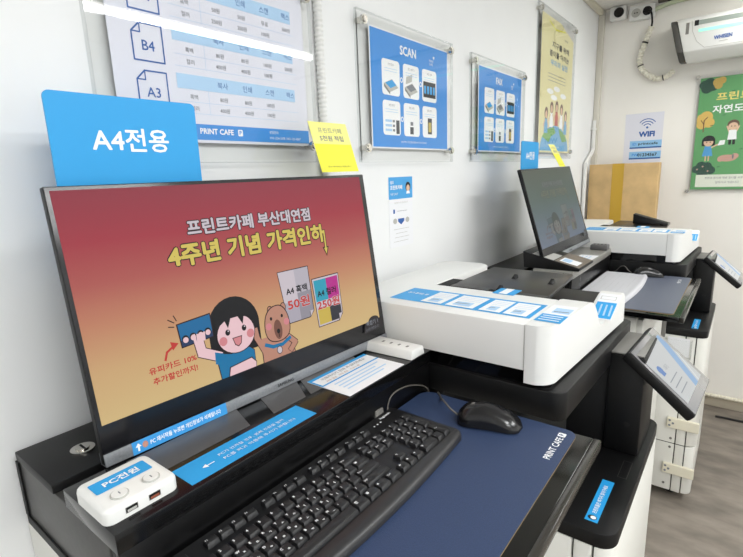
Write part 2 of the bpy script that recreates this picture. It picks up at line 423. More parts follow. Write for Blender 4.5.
def globe_art(a, w, h):
    CR = mat('cream_print', (234, 226, 176), .6); G = mat('leaf_green_print', (128, 176, 96), .6); S = mat('sea_blue_print', (120, 176, 216), .6); SK = mat('skin_print', (226, 190, 160), .6); BR = mat('brown_print', (110, 80, 64), .6); RD = mat('red_print', (190, 90, 80), .6)
    a.rect(0, 0, w, h, CR, 1)
    a.poly([(w * .55, h), (w, h), (w, h * .92)], mat('pale_grey_print', (208, 206, 206), .6), 2)
    a.line([(w * .2, h * .97), (w * .4, h * .93), (w * .7, h * .955)], .006, YEL, 3)
    a.text('프린트카페', w * .74, h * .885, h * .018, INKD, 3, al='c')
    for i, s in enumerate(('지구를 위해', '종이를 아끼는', '우리의 실천')): a.text(s, w * (.55 if i else .58), h * (.795 - i * .066), h * .044, INKD if i < 2 else S, 3, al='c', bold=.03, w=w * (.62 if i == 1 else .54))
    for i in range(3): a.line([(w * .22, h * (.60 - i * .025)), (w * .78, h * (.60 - i * .025))], .0022, INKG, 3)
    for i, (x, z) in enumerate(((.3, .47), (.5, .50), (.72, .46), (.42, .43))): a.ell(w * x, h * z, w * .10, h * .02, INKW, 2)
    import math as _m
    a.poly([(w * .5 + w * .46 * _m.cos(k), h * .015 + h * .20 * _m.sin(k)) for k in [_m.pi * i / 24 for i in range(25)]], S, 3)
    a.poly([(w * .10, h * .12), (w * .2, h * .175), (w * .45, h * .205), (w * .52, h * .16), (w * .38, h * .13), (w * .3, h * .08)], G, 4)
    a.poly([(w * .60, h * .20), (w * .82, h * .16), (w * .9, h * .10), (w * .74, h * .09), (w * .66, h * .14)], G, 4)
    for i, (x, z0, cc) in enumerate(((.20, .15, S), (.36, .20, INKW), (.52, .215, RD), (.68, .20, INKW), (.83, .155, S))):
        x *= w; z0 *= h
        a.poly([(x - .026, z0), (x + .026, z0), (x + .020, z0 + .066), (x - .020, z0 + .066)], cc, 5)
        a.line([(x - .018, z0 + .058), (x - .036, z0 + .030)], .009, SK, 5); a.line([(x + .018, z0 + .058), (x + .036, z0 + .030)], .009, SK, 5)
        a.ell(x, z0 + .090, .024, .027, BR, 6); a.ell(x, z0 + .083, .016, .018, SK, 7)
    a.text('지구와 함께하는 프린트카페', w * .5, h * .035, h * .018, INKW, 5, al='c')
acrylic_frame('poster_frame', 'tall pale yellow environment poster with people standing on a globe in clear acrylic', 2.225, 2.780, .045, .695, 2.280, 2.757, .072, .668, globe_art, 'acrylic framed posters')

# green poster on the back wall
def back_sheet(mb, x0, z0, y=BK, d=.0006): return Art(mb, (x0, y - d, z0), (1, 0, 0), (0, 0, 1), step=.0002)
gt = thing('poster_frame', 'green nature poster with trees and two cartoon children in clear acrylic on back wall', 'poster', (-.06, BK, -.172), 'acrylic framed posters')
gx0, gx1, gz0, gz1 = -.288, .178, -.172, .462
part('back_panel', B(gx0 + .003, gx1 - .003, BK - .0125, BK - .010, gz0 + .003, gz1 - .003, ACR), gt, smooth=0)
GRN = mat('green_print', (98, 164, 104), .55)
mb = MB(); px0, px1, pz0, pz1 = -.264, .156, -.150, .440
mb.box(px0, px1, BK - .0138, BK - .0130, pz0, pz1, GRN)
a = Art(mb, (0, BK - .0139, 0), (1, 0, 0), (0, 0, 1), step=.0002)
DG = mat('dark_green_print', (38, 76, 62), .6); OC = mat('ochre_leaf_print', (196, 164, 84), .6); OC2 = mat('gold_leaf_print', (222, 186, 100), .6); TRK = mat('trunk_print', (120, 84, 60), .6)
SK = mat('skin_print', (226, 190, 160)); PK = mat('dusty_pink_print', (206, 160, 146), .6); CY = mat('bright_blue_print', (80, 160, 216), .6)
for cx, cz, r in ((-.246, .405, .022), (-.222, .412, .026), (-.205, .392, .022), (-.232, .386, .026)): a.ell(cx, cz, r, r, DG, 1)
for cx, cz, r in ((-.186, .412, .022), (-.168, .420, .018), (-.182, .396, .018)): a.ell(cx, cz, r, r, OC, 2)
for cx, cz, r in ((-.250, .226, .028), (-.222, .238, .030), (-.208, .208, .026), (-.240, .200, .024)): a.ell(cx, cz, min(r, cx - px0), r, OC2, 1)
a.line([(-.230, .16), (-.230, .22), (-.216, .236)], .005, TRK, 2); a.line([(-.230, .20), (-.244, .222)], .004, TRK, 2)
for cx, cz, r in ((-.243, -.040, .021), (-.222, -.022, .024), (-.196, -.026, .024), (-.178, -.046, .022), (-.214, -.050, .030)): a.ell(cx, cz, min(r, cx - px0), r, DG, 1)
for cx, cz in ((-.24, -.04), (-.215, -.025), (-.19, -.05)): a.ell(cx, cz, .004, .004, RD if 0 else PK, 2)
a.text('프린트카페는', -.184, .318, .040, mat('pale_gold_print', (240, 222, 130), .6), 2, bold=.03, w=.30)
a.text('자연도 보호해요', -.196, .254, .040, INKW, 2, bold=.03, w=.33)
# girl in a blue dress
a.ell(-.200, .112, .030, .028, INKK, 2); a.rect(-.230, .085, -.170, .112, INKK, 2); a.ell(-.200, .104, .022, .022, SK, 3); a.poly([(-.222, .110), (-.178, .110), (-.184, .128), (-.216, .128)], INKK, 4)
a.poly([(-.214, .084), (-.186, .084), (-.176, .030), (-.224, .030)], CY, 3); a.line([(-.207, .03), (-.207, .006)], .006, SK, 3); a.line([(-.193, .03), (-.193, .006)], .006, SK, 3); a.line([(-.184, .076), (-.158, .090)], .007, SK, 3)
for q in (-.208, -.192): a.ell(q, .104, .0025, .0032, INKK, 4)
a.poly([(-.158, .084), (-.128, .088), (-.126, .112), (-.150, .110)], INKW, 3)
# boy in a white shirt
a.ell(-.098, .190, .026, .024, mat('brown_print', (110, 80, 64)), 2); a.ell(-.098, .180, .021, .020, SK, 3)
a.poly([(-.114, .162), (-.082, .162), (-.078, .112), (-.118, .112)], INKW, 3); a.rect(-.112, .086, -.100, .112, INKK, 3); a.rect(-.095, .086, -.083, .112, INKK, 3); a.line([(-.114, .155), (-.124, .182)], .007, SK, 3); a.line([(-.082, .155), (-.072, .18)], .007, SK, 3)
for q in (-.105, -.091): a.ell(q, .181, .0022, .003, INKK, 4)
# animal lying on the grass
a.ell(-.110, .016, .042, .018, PK, 2); a.ell(-.076, .026, .016, .014, PK, 3); a.ell(-.085, .024, .004, .013, INKG, 4); a.ell(-.140, .010, .012, .012, PK, 3)
for q in ((-.12, .36), (-.15, .24), (-.2, .19), (-.06, .06), (-.15, -.03)): a.line([(q[0], q[1]), (q[0] + .012, q[1] + .003)], .003, DG, 1)
a.rect(-.242, -.137, .14, -.070, mat('cream_note_print', (232, 236, 222), .6), 3)
a.text('친환경 용지와 재생 토너를 사용하여 자연을 지키는 일에', -.2, -.094, .0125, INKG, 4, w=.30); a.text('앞장서고 있습니다', -.15, -.118, .0125, INKG, 4)
part('printed_sheet', mb, gt, smooth=0)
part('front_panel', B(gx0, gx1, BK - .0195, BK - .016, gz0, gz1, ACR), gt, smooth=0)
for bx in (gx0 + .012, gx1 - .012):
    for bz in (gz0 + .014, gz1 - .014):
        b = MB(); b.cyl((bx, BK, bz), (bx, BK - .028, bz), .007, CHROME, 16); b.cyl((bx, BK - .0195, bz), (bx, BK - .026, bz), .010, CHROME, 16); part('standoff_bolt', b, gt)

# WIFI sheet
mb = MB(); mb.box(-.622, -.424, BK - .0008, BK, .004, .291, LAV)
a = Art(mb, (0, BK - .0009, 0), (1, 0, 0), (0, 0, 1), step=.0002)
for r in (.022, .036, .050):
    a.line([(-.505 + r * math.cos(w), .207 + r * math.sin(w)) for w in [math.radians(38 + 8 * k) for k in range(14)]], .0045, DBLUE, 1)
a.ell(-.505, .209, .006, .006, DBLUE, 1)
a.text('WIFI', -.505, .158, .028, DBLUE, 1, bold=.05, al='c')
for zb, s, s2 in ((.092, 'ID', 'printcafe'), (.030, 'PW', '01234567')):
    a.rect(-.590, zb, -.425, zb + .044, mat('bar_blue_print', (146, 196, 236), .5), 1); a.rect(-.590, zb, -.425, zb + .008, DBLUE, 2)
    a.text(s + ':', -.575, zb + .018, .015, BLUE2, 2, bold=.02); a.text(s2, -.545, zb + .016, .017, INKK, 2, bold=.03, w=.10)
single('wifi_sign', mb, 'white paper sign with blue WIFI lettering and signal icon on back wall', 'sign', (-.523, BK, .004), smooth=0)

# small notice on the left wall
mb = MB(); mb.box(W, W + .0008, 1.113, 1.235, -.211, -.010, PAPER)
a = Art(mb, (W + .0009, 1.113, -.211), (0, 1, 0), (0, 0, 1), step=.0002)
a.rect(0, .139, .122, .201, BLUE2 if 0 else mat('notice_blue_print', (72, 164, 226), .5), 1)
a.text('셀프', .008, .182, .009, INKW, 2, bold=.02); a.text('프린트카페', .008, .166, .012, INKW, 2, bold=.03); a.text('이용 안내문', .008, .150, .007, INKW, 2)
a.ell(.098, .172, .013, .014, INKK, 2); a.ell(.098, .168, .009, .010, SK, 3); a.poly([(.088, .152), (.108, .152), (.105, .160), (.091, .160)], INKW, 3)
a.rect(.020, .098, .028, .110, DBLUE, 1); a.line([(.04, .104), (.09, .104)], .001, INKG, 1)
a.poly([(.043, .082), (.075, .082), (.075, .074), (.059, .064), (.043, .074)], DBLUE, 1)
for cx in (.028, .092): a.ell(cx, .076, .010, .008, LTGREY, 1)
for k, (x0, x1) in enumerate(((.02, .1), (.03, .09), (.025, .1), (.02, .095))): a.line([(x0, .052 - k * .012), (x1, .052 - k * .012)], .0011, LTGREY, 1)
a.text('이용해 주셔서 감사합니다', .061, .125, .006, LTGREY, 1, al='c')
single('wall_notice', mb, 'small blue and white paper notice stuck to the white wall behind the copier', 'notice', (W, 1.174, -.211), smooth=0)

# ribbed hose up the left wall beside the price poster
def ribbed(path, r, m, amp=.12, n=12): return MB().tube(path, r, m, n, rf=lambda i: r * (1 + amp * (1 if (i // 2) % 2 else -1)))
path = [(W + .011, .851, -.55 + k * .0025) for k in range(int((CEIL - .03 + .55) / .0025))]
single('conduit_hose', ribbed(path, .0095, WHITE), 'white ribbed conduit running up the wall beside the price table poster', 'conduit', (W + .011, .851, -.55), smooth=60)
# bent pipe in the corner
pp = smooth_path([(W + .016, 3.258, .27), (W + .016, 3.258, .14), (W + .016, 3.250, .090), (W + .016, 3.13, .025), (W + .016, 3.108, -.02), (W + .016, 3.108, -.10), (W + .016, 3.108, FL)], 8)
mb = MB(); mb.tube(pp, .011, WHITE, 12)
for z in (.22, -.35, -.9): mb.box(W, W + .028, (3.258 if z > 0 else 3.108) - .014, (3.258 if z > 0 else 3.108) + .014, z - .006, z + .006, WHITE)
single('drain_pipe', mb, 'thin white bent pipe running down the room corner', 'pipe', (W + .016, 3.108, FL), smooth=60)

# ================================================================== BACK WALL: socket, sensor, hose, air conditioner, carton
t = thing('power_outlet', 'white double socket box high on the back wall with black plug', 'outlet', (-.572, BK, .80))
part('box', B(-.636, -.508, BK - .036, BK, .795, .868, WHITE, bev=.005), t)
for k, cx in enumerate((-.602, -.545)):
    mb = MB(); mb.cyl((cx, BK - .036, .833), (cx, BK - .0385, .833), .023, LTGREY if k == 0 else BLACK2, 24)
    mb.cyl((cx - .006, BK - .0385, .833), (cx - .006, BK - .039, .833), .0035, HOLE, 10); mb.cyl((cx + .006, BK - .0385, .833), (cx + .006, BK - .039, .833), .0035, HOLE, 10)
    part('socket', mb, t)
t = thing('sensor', 'white square sensor with round black lens high in the room corner', 'sensor', (-.69, BK, .815))
part('housing', B(-.738, -.653, BK - .045, BK, .815, .888, WHITE, bev=.010), t)
mb = MB(); mb.cyl((-.688, BK - .044, .852), (-.688, BK - .052, .852), .026, BLACK, 28); mb.cyl((-.688, BK - .052, .852), (-.688, BK - .055, .852), .018, GLOSSB, 28)
part('lens', mb, t)
hp = smooth_path([(-.540, BK - .045, .833), (-.522, BK - .06, .815), (-.516, BK - .05, .780), (-.520, BK - .03, .750), (-.535, BK - .03, .700), (-.553, BK - .03, .645), (-.565, BK - .03, .590), (-.556, BK - .03, .540), (-.524, BK - .03, .500), (-.486, BK - .03, .474), (-.450, BK - .03, .468), (-.415, BK - .03, .480), (-.390, BK - .03, .505), (-.370, BK - .03, .53)], 22)
t = thing('ribbed_hose', 'cream ribbed hose cord looping from wall socket to the air conditioner', 'hose', (-.55, BK - .03, .468))
part('plug', MB().cyl((-.545, BK - .039, .833), (-.545, BK - .064, .833), .017, BLACK2, 20), t)
part('lead', MB().tube(hp[:70], .005, BLACK2, 8), t)
hv = [hp[66]]
for q in hp[67:262]:
    while (q - hv[-1]).length > .003: hv.append(hv[-1] + (q - hv[-1]).normalized() * .003)
part('sleeve', MB().tube(hv, .014, mat('ribbed_cream', (236, 232, 216), .5), 12, rf=lambda i: .0138 * (1 + .18 * math.sin(i * math.pi / 2.5))), t, smooth=60)
for i in (100, 150, 225):
    d = (hp[i + 1] - hp[i - 1]).normalized()
    part('cable_tie', MB().cyl(hp[i] - d * .003, hp[i] + d * .003, .0160, BLACK, 14), t)
mb = MB(); mb.tube(smooth_path([(-.51, BK - .02, .835), (-.46, BK - .02, .848), (-.36, BK - .02, .858), (0, BK - .02, .862), (1.5, BK - .02, .862)], 6), .012, mat('pale_green_tube', (196, 204, 176), .5), 10)
single('ceiling_cable', mb, 'pale tube running along the top of the back wall from the socket box', 'cable', (-.51, BK, .835), smooth=60)

t = thing('air_conditioner', 'white wall mounted air conditioner with teal indicator light above green poster', 'air conditioner', (.05, BK, .49))
ay, AF = BK, BK - .20
prof = [(ay, .530), (ay - .07, .515), (ay - .150, .510), (AF, .556), (AF, .700), (AF + .02, .722), (ay, .740)]
shear = lambda m_: setattr(m_, 'v', [(x + (.25 * (.715 - z) if x < -.3 else 0), y, z) for x, y, z in m_.v]) or m_
part('housing', shear(MB().prism(prof, 'x', -.378, .52, WHITE, .006)), t)
mb = MB(); mb.prism([(ay, .534), (ay - .07, .519), (ay - .146, .514), (AF + .004, .558), (AF + .004, .697), (AF + .022, .717), (ay, .735)], 'x', -.408, -.3785, mat('dark_grey_cap', (74, 73, 70), .5), .006)
part('end_cap', shear(mb), t)
mb = MB(); mb.box(-.336, -.322, AF - .0012, AF, .640, .694, MIDGREY); part('side_vent', mb, t)
mb = MB(); mb.box(-.296, .44, AF - .0015, AF, .676, .697, mat('slot_grey', (150, 160, 152), .4)); mb.box(-.300, -.282, AF - .002, AF, .674, .699, HOLE); part('air_slot', mb, t)
mb = MB(); mb.box(-.28, .43, AF - .0025, AF, .642, .655, mat('teal_glow', (160, 220, 200), .4, emit=(120, 226, 196), es=.62)); part('indicator_light', mb, t, 'teal glowing strip')
mb = MB(); a = Art(mb, (-.212, AF - .0015, .594), (1, 0, .04), (0, 0, 1)); a.text('WHISEN', 0, 0, .017, DBLUE, 1, bold=.03, w=.072); a.line([(.022, -.012), (.056, -.012)], .003, LTGREY, 1)
part('logo', mb, t, smooth=0)
mb = MB(); a = Art(mb, (0, AF - .001, 0), (1, 0, 0), (0, 0, 1)); a.line([(-.312, .70), (-.306, .65), (-.285, .60), (-.250, .565), (.42, .565)], .0022, LTGREY, 1); part('panel_seam', mb, t, smooth=0)

CARD = mat('brown_cardboard', (202, 170, 120), .75, noise=.05, nscale=14)
t = thing('cardboard_carton', 'tall brown cardboard carton with yellow packing tape against back wall', 'box', (-.60, 3.20, FL))
part('carton', B(-.766, -.405, 3.13, 3.225, FL, .008, CARD, bev=.004), t)
mb = MB(); mb.box(-.640, -.578, 3.1285, 3.1295, FL + .01, .0085, mat('packing_tape', (202, 162, 56), .35)); mb.box(-.640, -.578, 3.1285, 3.2255, .0082, .0090, MATS['packing_tape']); part('tape', mb, t)

mb = ribbed([(-.70 + k * .004, BK - .038, FL + .075) for k in range(760)], .011, CREAM, .1, 10)
single('floor_hose', mb, 'cream ribbed hose lying along the foot of the back wall', 'hose', (0, BK - .038, FL), smooth=60)
mb = MB(); mb.tube(smooth_path([(-.02, 3.145, FL + .006), (.03, 3.15, FL + .006), (.10, 3.152, FL + .006), (.35, 3.17, FL + .006), (.8, 3.2, FL + .006)], 6), .006, BLACK2, 8)
single('floor_cable', mb, 'thin black cable lying on the grey floor near back wall', 'cable', (.05, 3.15, FL), smooth=60)

# ================================================================== COPIERS
def make_copier(label):
    t = thing('copier', label, 'copier', (-.45, 1.07, FL))
    y0, y1 = .83, 1.345
    zs = -.65; zt = -.68
    body = MB()
    body.box(-.77, -.1970, y0, y1, -1.375, zt, WHITE2, bev=.004)
    body.box(-.1935, -.1615, y0, y1, -1.375, zt, WHITE2, bev=.003)
    body.box(-.76, -.16, y0 + .012, y1 - .012, -1.37, zt - .002, HOLE)
    body.box(-.770, -.1615, y0 - .0004, y0 + .002, -1.1545, -1.1515, HOLE)
    b = part('body', body, t)
    mb = MB(); mb.prism(rpts(-.25, y0, -.124, y1, .030, 6), 'z', -1.1505, zt, WHITE2, .003, 2, lambda e: abs(e.verts[0].co.z - e.verts[1].co.z) < 1e-6)
    # clip the front cover so that only the strip in front of the seam remains
    def front_piece(z0, z1):
        p = [q for q in rpts(-.25, y0, -.124, y1, .030, 6) if q[0] > -.155]
        p = [(-.1575, y1)] + sorted(p, key=lambda q: -q[1]) + [(-.1575, y0)]
        return MB().prism(p, 'z', z0, z1, WHITE2, .002, 2, lambda e: abs(e.verts[0].co.z - e.verts[1].co.z) < 1e-6)
    d = part('front_door', front_piece(-1.1505, zt), t)
    h = MB(); h.prism(rpts(.96, -.965, .985, -.915, .006), 'x', -.1242, -.1228, LTGREY); h.prism(rpts(.9, -1.11, .98, -1.085, .006), 'x', -.1242, -.1228, LTGREY); part('handle_recess', h, d)
    d = part('paper_drawer', front_piece(-1.372, -1.1555), t)
    h = MB(); h.prism(rpts(1.0, -1.23, 1.18, -1.20, .006), 'x', -.1242, -.1228, LTGREY); part('handle_recess', h, d)
    # screws in the side
    for x, z in ((-.212, -1.132), (-.212, -1.172), (-.222, -1.345)):
        part('screw', MB().cyl((x, y0 + .001, z), (x, y0 - .002, z), .005, MIDGREY, 12), t)
    for lz in (-1.055, -1.265):
        l = part('drawer_lock', MB().prism(rpts(-.230, lz - .024, -.118, lz + .020, .004), 'y', y0 - .014, y0 + .0005, CREAM, .002), t, 'cream plastic safety latch across the door seam')
        for q in ((-.220, .010), (-.220, -.012), (-.208, -.001)):
            part('rivet', MB().cyl((q[0], y0 - .0138, lz + q[1]), (q[0], y0 - .0155, lz + q[1]), .0045, INKG, 12), l)
    for cx in (-.70, -.20):
        for cy in (y0 + .07, y1 - .07):
            c = MB(); c.cyl((cx, cy - .012, FL + .024), (cx, cy + .012, FL + .024), .023, BLACK2, 20); c.box(cx - .014, cx + .014, cy - .02, cy + .02, FL + .03, -1.37, BLACK2); part('caster', c, t)
    # black output shelf
    mb = MB(); p = rpts(-.60, y0, -.124, y1, .032, 6); mb.prism(p, 'z', zt + .0005, zs, BLACK, .002, 2, lambda e: abs(e.verts[0].co.z - e.verts[1].co.z) < 1e-6)
    s = part('output_shelf', mb, t, 'black shelf top')
    lb = MB(); a = Art(lb, (-.143, 1.03, zs + .0003), (0, 1, 0), (-1, 0, 0)); a.line([(0, 0), (.07, 0), (.07, .017), (0, .017), (0, 0)], .0012, DKGREY, 1); part('catch_outline', lb, s, smooth=0)
    # rear column and scanner base
    part('rear_column', B(-.77, -.47, y0 + .005, y1 - .01, zs, -.44, BLACK, bev=.006), t)
    mb = MB()
    mb.prism(rpts(-.775, .806, -.217, 1.335, .022, 5), 'z', -.442, -.387, BLACK, .003, 2, lambda e: abs(e.verts[0].co.z - e.verts[1].co.z) < 1e-6)
    mb.v = [(x + (.03 * (y - .805) if x > -.3 else 0), y, z) for x, y, z in mb.v]
    mb.prism(rpts(-.765, .814, -.246, 1.325, .018, 5), 'z', -.387, -.352, GLOSSB)
    part('scanner_base', mb, t)
    # right hand column carrying the panel
    mb = MB(); mb.box(-.212, -.138, 1.128, 1.300, zs, -.412, BLACK, bev=.006); mb.box(-.30, -.206, 1.14, 1.335, zs, -.44, BLACK2, bev=.004)
    c = part('panel_column', mb, t)
    mb = MB(); mb.box(-.208, -.142, 1.132, 1.296, -.412, -.4085, MIDGREY, bev=.001); part('column_cap', mb, c)
    part('column_lock', MB().cyl((-.165, 1.1275, -.575), (-.165, 1.126, -.575), .006, HOLE, 12), c)
    # document feeder: left block, front piece with dip, rear hinge strip
    fd = MB()
    fd.prism([(-.722, .80), (-.2885, .80), (-.2885, .998), (-.588, .998), (-.574, 1.262), (-.580, 1.290), (-.60, 1.302), (-.68, 1.302), (-.705, 1.292), (-.722, 1.262)], 'z', -.354, -.268, WHITE, .005, 2, lambda e: abs(e.verts[0].co.z - e.verts[1].co.z) < 1e-6 and e.verts[0].co.z > -.3)
    fp_ = MB()
    def vertical_corner(e):
        a_, b_ = e.verts
        return abs(a_.co.x - b_.co.x) < 1e-6 and abs(a_.co.y - b_.co.y) < 1e-6 and a_.co.x > -.24 and a_.co.y < .81
    fp_.prism([(.80, -.378), (.80, -.268), (.998, -.268), (1.020, -.272), (1.037, -.280), (1.056, -.300), (1.070, -.320), (1.080, -.332), (1.080, -.378)], 'x', -.2872, -.216, WHITE, .034, 7, vertical_corner)
    fp_.prism([(1.0795, -.378), (1.0795, -.332), (1.090, -.337), (1.104, -.339), (1.118, -.335), (1.225, -.303), (1.245, -.300), (1.262, -.303), (1.276, -.312), (1.280, -.325), (1.280, -.378)], 'x', -.262, -.216, WHITE)
    fp_.v = [(x + (.06 * (y - .83) - .024) * max(0, min(1, (x + .2872) / .05)), y, z) for x, y, z in fp_.v]
    fd.add(fp_.v, fp_.f, WHITE)
    f = part('document_feeder', fd, t, 'white top cover')
    mb = MB(); mb.box(-.72, -.263, .99, 1.283, -.354, -.312, BLACK2, bev=.003); part('output_tray', mb, f)
    mb = MB()
    mb.hexa([(-.560, 1.035, -.283), (-.325, 1.045, -.286), (-.330, 1.255, -.278), (-.545, 1.255, -.275), (-.560, 1.035, -.274), (-.325, 1.045, -.277), (-.330, 1.255, -.268), (-.545, 1.255, -.266)], mat('tray_dark_grey', (54, 52, 50), .3), .002)
    mb.box(-.552, -.448, 1.000, 1.034, -.312, -.272, BLACK2, bev=.003); mb.box(-.436, -.318, 1.000, 1.034, -.312, -.275, BLACK2, bev=.003)
    mb.box(-.548, -.452, 1.006, 1.030, -.2722, -.2690, DKGREY); mb.box(-.432, -.322, 1.006, 1.030, -.2752, -.2720, DKGREY)
    mb.box(-.585, -.556, .99, 1.09, -.312, -.272, HOLE)
    mb.box(-.445, -.425, 1.05, 1.26, -.312, -.280, BLACK2)
    tr_ = part('paper_tray', mb, f, 'dark grey raised paper tray')
    for gx, gy in ((-.44, 1.02), (-.455, 1.15), (-.36, 1.14)):
        part('paper_guide', MB().hexa([(gx, gy, -.274), (gx + .014, gy, -.274), (gx + .014, gy + .02, -.272), (gx, gy + .02, -.272), (gx + .004, gy + .004, -.267), (gx + .010, gy + .004, -.267), (gx + .012, gy + .018, -.262), (gx + .004, gy + .018, -.262)], BLACK2), tr_)
    mb = MB(); a = Art(mb, (-.2880, .7996, 0), (1, 0, 0), (0, 0, 1)); a.rect(-.0006, -.353, .0006, -.269, LTGREY, 1); part('cover_seam', mb, f, smooth=0)
    # stickers on the feeder
    mb = MB(); a = Art(mb, (-.606, .836, -.2678), (1, 0, 0), (0, 1, 0), step=.00025)
    a.rect(0, 0, .313, .104, BLUE, 1)
    a.text('원고 올리는 법', .012, .055, .013, INKW, 2, bold=.02, w=.05)
    for q, (x0, x1) in enumerate(((.075, .124), (.134, .196), (.208, .252), (.258, .304))):
        a.rect(x0, .008, x1, .094, INKW, 2)
        for k in range(3): a.line([(x0 + .006, .08 - k * .012), (x1 - .006, .08 - k * .012)], .0015, LBLUE, 3)
        a.rect(x0 + .012, .016, x1 - .012, .044, LBLUE, 3); a.line([(x0 + .014, .030), (x1 - .02, .034)], .003, INKG, 4)
    part('instruction_sticker', mb, f, 'long blue and white instruction sticker', smooth=0)
    mb = MB(); a = Art(mb, (-.284, .832, -.2678), (1, 0, 0), (0, 1, 0), step=.00025)
    a.rect(0, 0, .047, .120, PAPER, 1); a.rect(0, 0, .047, .050, BLUE, 2)
    for k in range(3): a.line([(.006, .012 + k * .013), (.040, .012 + k * .013)], .004, INKW, 3)
    a.rect(.012, .062, .044, .098, LBLUE, 2); a.line([(.016, .070), (.040, .074)], .004, INKG, 3)
    part('instruction_sticker', mb, f, 'square half blue instruction sticker', smooth=0)
    mb = MB(); sl = Vector((0, .101, .033)).normalized()
    a = Art(mb, (-.207, 1.122, -.3330), (-1, 0, 0), -sl if 0 else sl, step=.00025); a.N = -a.N if a.N.z < 0 else a.N
    a.rect(.004, -.004, .050, .106, PAPER, 1); a.rect(.006, .000, .048, .068, BLUE, 2)
    for k in range(3): a.line([(.012 + k * .011, .012), (.014 + k * .011, .056)], .004, LBLUE, 3)
    a.line([(.012, .080), (.044, .080), (.044, .094), (.012, .094), (.012, .080)], .0015, LTGREY, 2)
    part('instruction_sticker', mb, f, 'blue and white sticker on the sloping corner', smooth=0)
    mb = MB(); mb.box(-.428, -.380, .980, 1.030, -.2675, -.2665, BLUE); mb.box(-.414, -.396, .981, 1.029, -.2666, -.2660, INKW); part('paper_tag', mb, f)
    # control panel
    pc = Vector((-.098, 1.226, -.455)); yw = -.055; tl_ = .698
    u = Vector((-math.sin(yw), math.cos(yw), 0)); dn = Vector((math.cos(yw) * math.cos(tl_), math.sin(yw) * math.cos(tl_), -math.sin(tl_))); n = dn.cross(u); n = n if n.z > 0 else -n
    def Q(a_, b_, c_): return pc + u * a_ + dn * b_ + n * c_
    def slab(a0, a1, b0, b1, c0, c1): return [Q(a0, b0, c0), Q(a1, b0, c0), Q(a1, b1, c0), Q(a0, b1, c0), Q(a0, b0, c1), Q(a1, b0, c1), Q(a1, b1, c1), Q(a0, b1, c1)]
    mb = MB(); mb.hexa(slab(-.110, .110, -.0875, .0875, -.024, -.0005), BLACK, .006)
    cp = part('control_panel', mb, t)
    mb = MB(); mb.hexa(slab(-.106, .106, -.0835, .0835, -.0008, .0006), mat('panel_glass_border', (122, 122, 124), .08, coat=.6), .0004); part('glass', mb, cp)
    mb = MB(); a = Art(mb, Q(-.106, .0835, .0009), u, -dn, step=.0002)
    SCR = lit('touch_screen_grey', (180, 183, 184), 1.0, .12)
    a.rect(.012, .022, .196, .148, SCR, 1)
    a.rect(.012, .136, .196, .148, lit('touch_screen_pale', (178, 182, 184), 1.0, .12), 2)
    a.poly([(.118, .022), (.150, .022), (.196, .118), (.196, .148), (.176, .148)], lit('touch_screen_blue_reflection', (122, 156, 192), 1.0, .12), 2)  # blue band and white streak: reflections on the glass, painted into the picture
    a.poly([(.158, .022), (.166, .022), (.196, .084), (.196, .10)], lit('touch_screen_white_reflection', (196, 200, 202), 1.0, .12), 2)
    a.ell(.040, .100, .012, .010, lit('touch_screen_icon', (70, 112, 170), 1.0, .12), 3); a.rect(.030, .086, .050, .098, MATS['touch_screen_icon'], 3)
    a.text('대기', .066, .088, .012, lit('touch_screen_ink', (126, 132, 140), 1.0, .12), 3)
    for k in range(3): a.line([(.030, .070 - k * .014), (.100, .070 - k * .014)], .0022, MATS['touch_screen_ink'], 3)
    part('touch_screen', mb, cp, 'grey lit touch screen with painted reflections', smooth=0)
    mb = MB(); mb.hexa([(-.205, 1.150, -.470), (-.138, 1.150, -.470), (-.138, 1.29, -.470), (-.205, 1.29, -.470), (-.19, 1.150, -.4125), (-.13, 1.150, -.432), (-.13, 1.29, -.432), (-.19, 1.29, -.4125)], BLACK2, .003)
    part('panel_arm', mb, cp)
    # blue label on the shelf
    mb = MB(); a = Art(mb, (-.160, .857, zs + .0003), (0, 1, 0), (-1, 0, 0)); a.rect(0, 0, .146, .023, BLUE, 1); a.ell(.012, .0115, .007, .008, INKK, 2); a.ell(.012, .0098, .005, .005, INKW, 3)
    a.text('프린트물은 여기서 찾아가세요', .026, .0075, .0085, INKW, 2, bold=.02, w=.10)
    part('label_sticker', mb, s, 'blue label strip', smooth=0)
    return t
OFF2 = (.057, 1.37, 0)
cop = make_copier('white copier with black keyboard console tray beside its scanner, nearest the camera' if 0 else 'large white copier with black panel column, standing under the SCAN poster')
cop2 = copy_tree(cop, OFF2, 'white copier with cream drawer latches standing in front of the cardboard carton', None)
cop['group'] = cop2['group'] = 'white copiers along the wall'
# black raised paper stop on the far copier's feeder
mb = MB(); mb.hexa([(-.41, 2.50, -.268), (-.27, 2.50, -.268), (-.27, 2.56, -.268), (-.41, 2.56, -.268), (-.41, 2.50, -.222), (-.272, 2.50, -.262), (-.272, 2.56, -.262), (-.41, 2.56, -.222)], BLACK, .003)
o = single('paper_stop', mb, 'black wedge shaped paper stop lying on the tray of the far copier', 'paper stop', (-.34, 2.53, -.268))

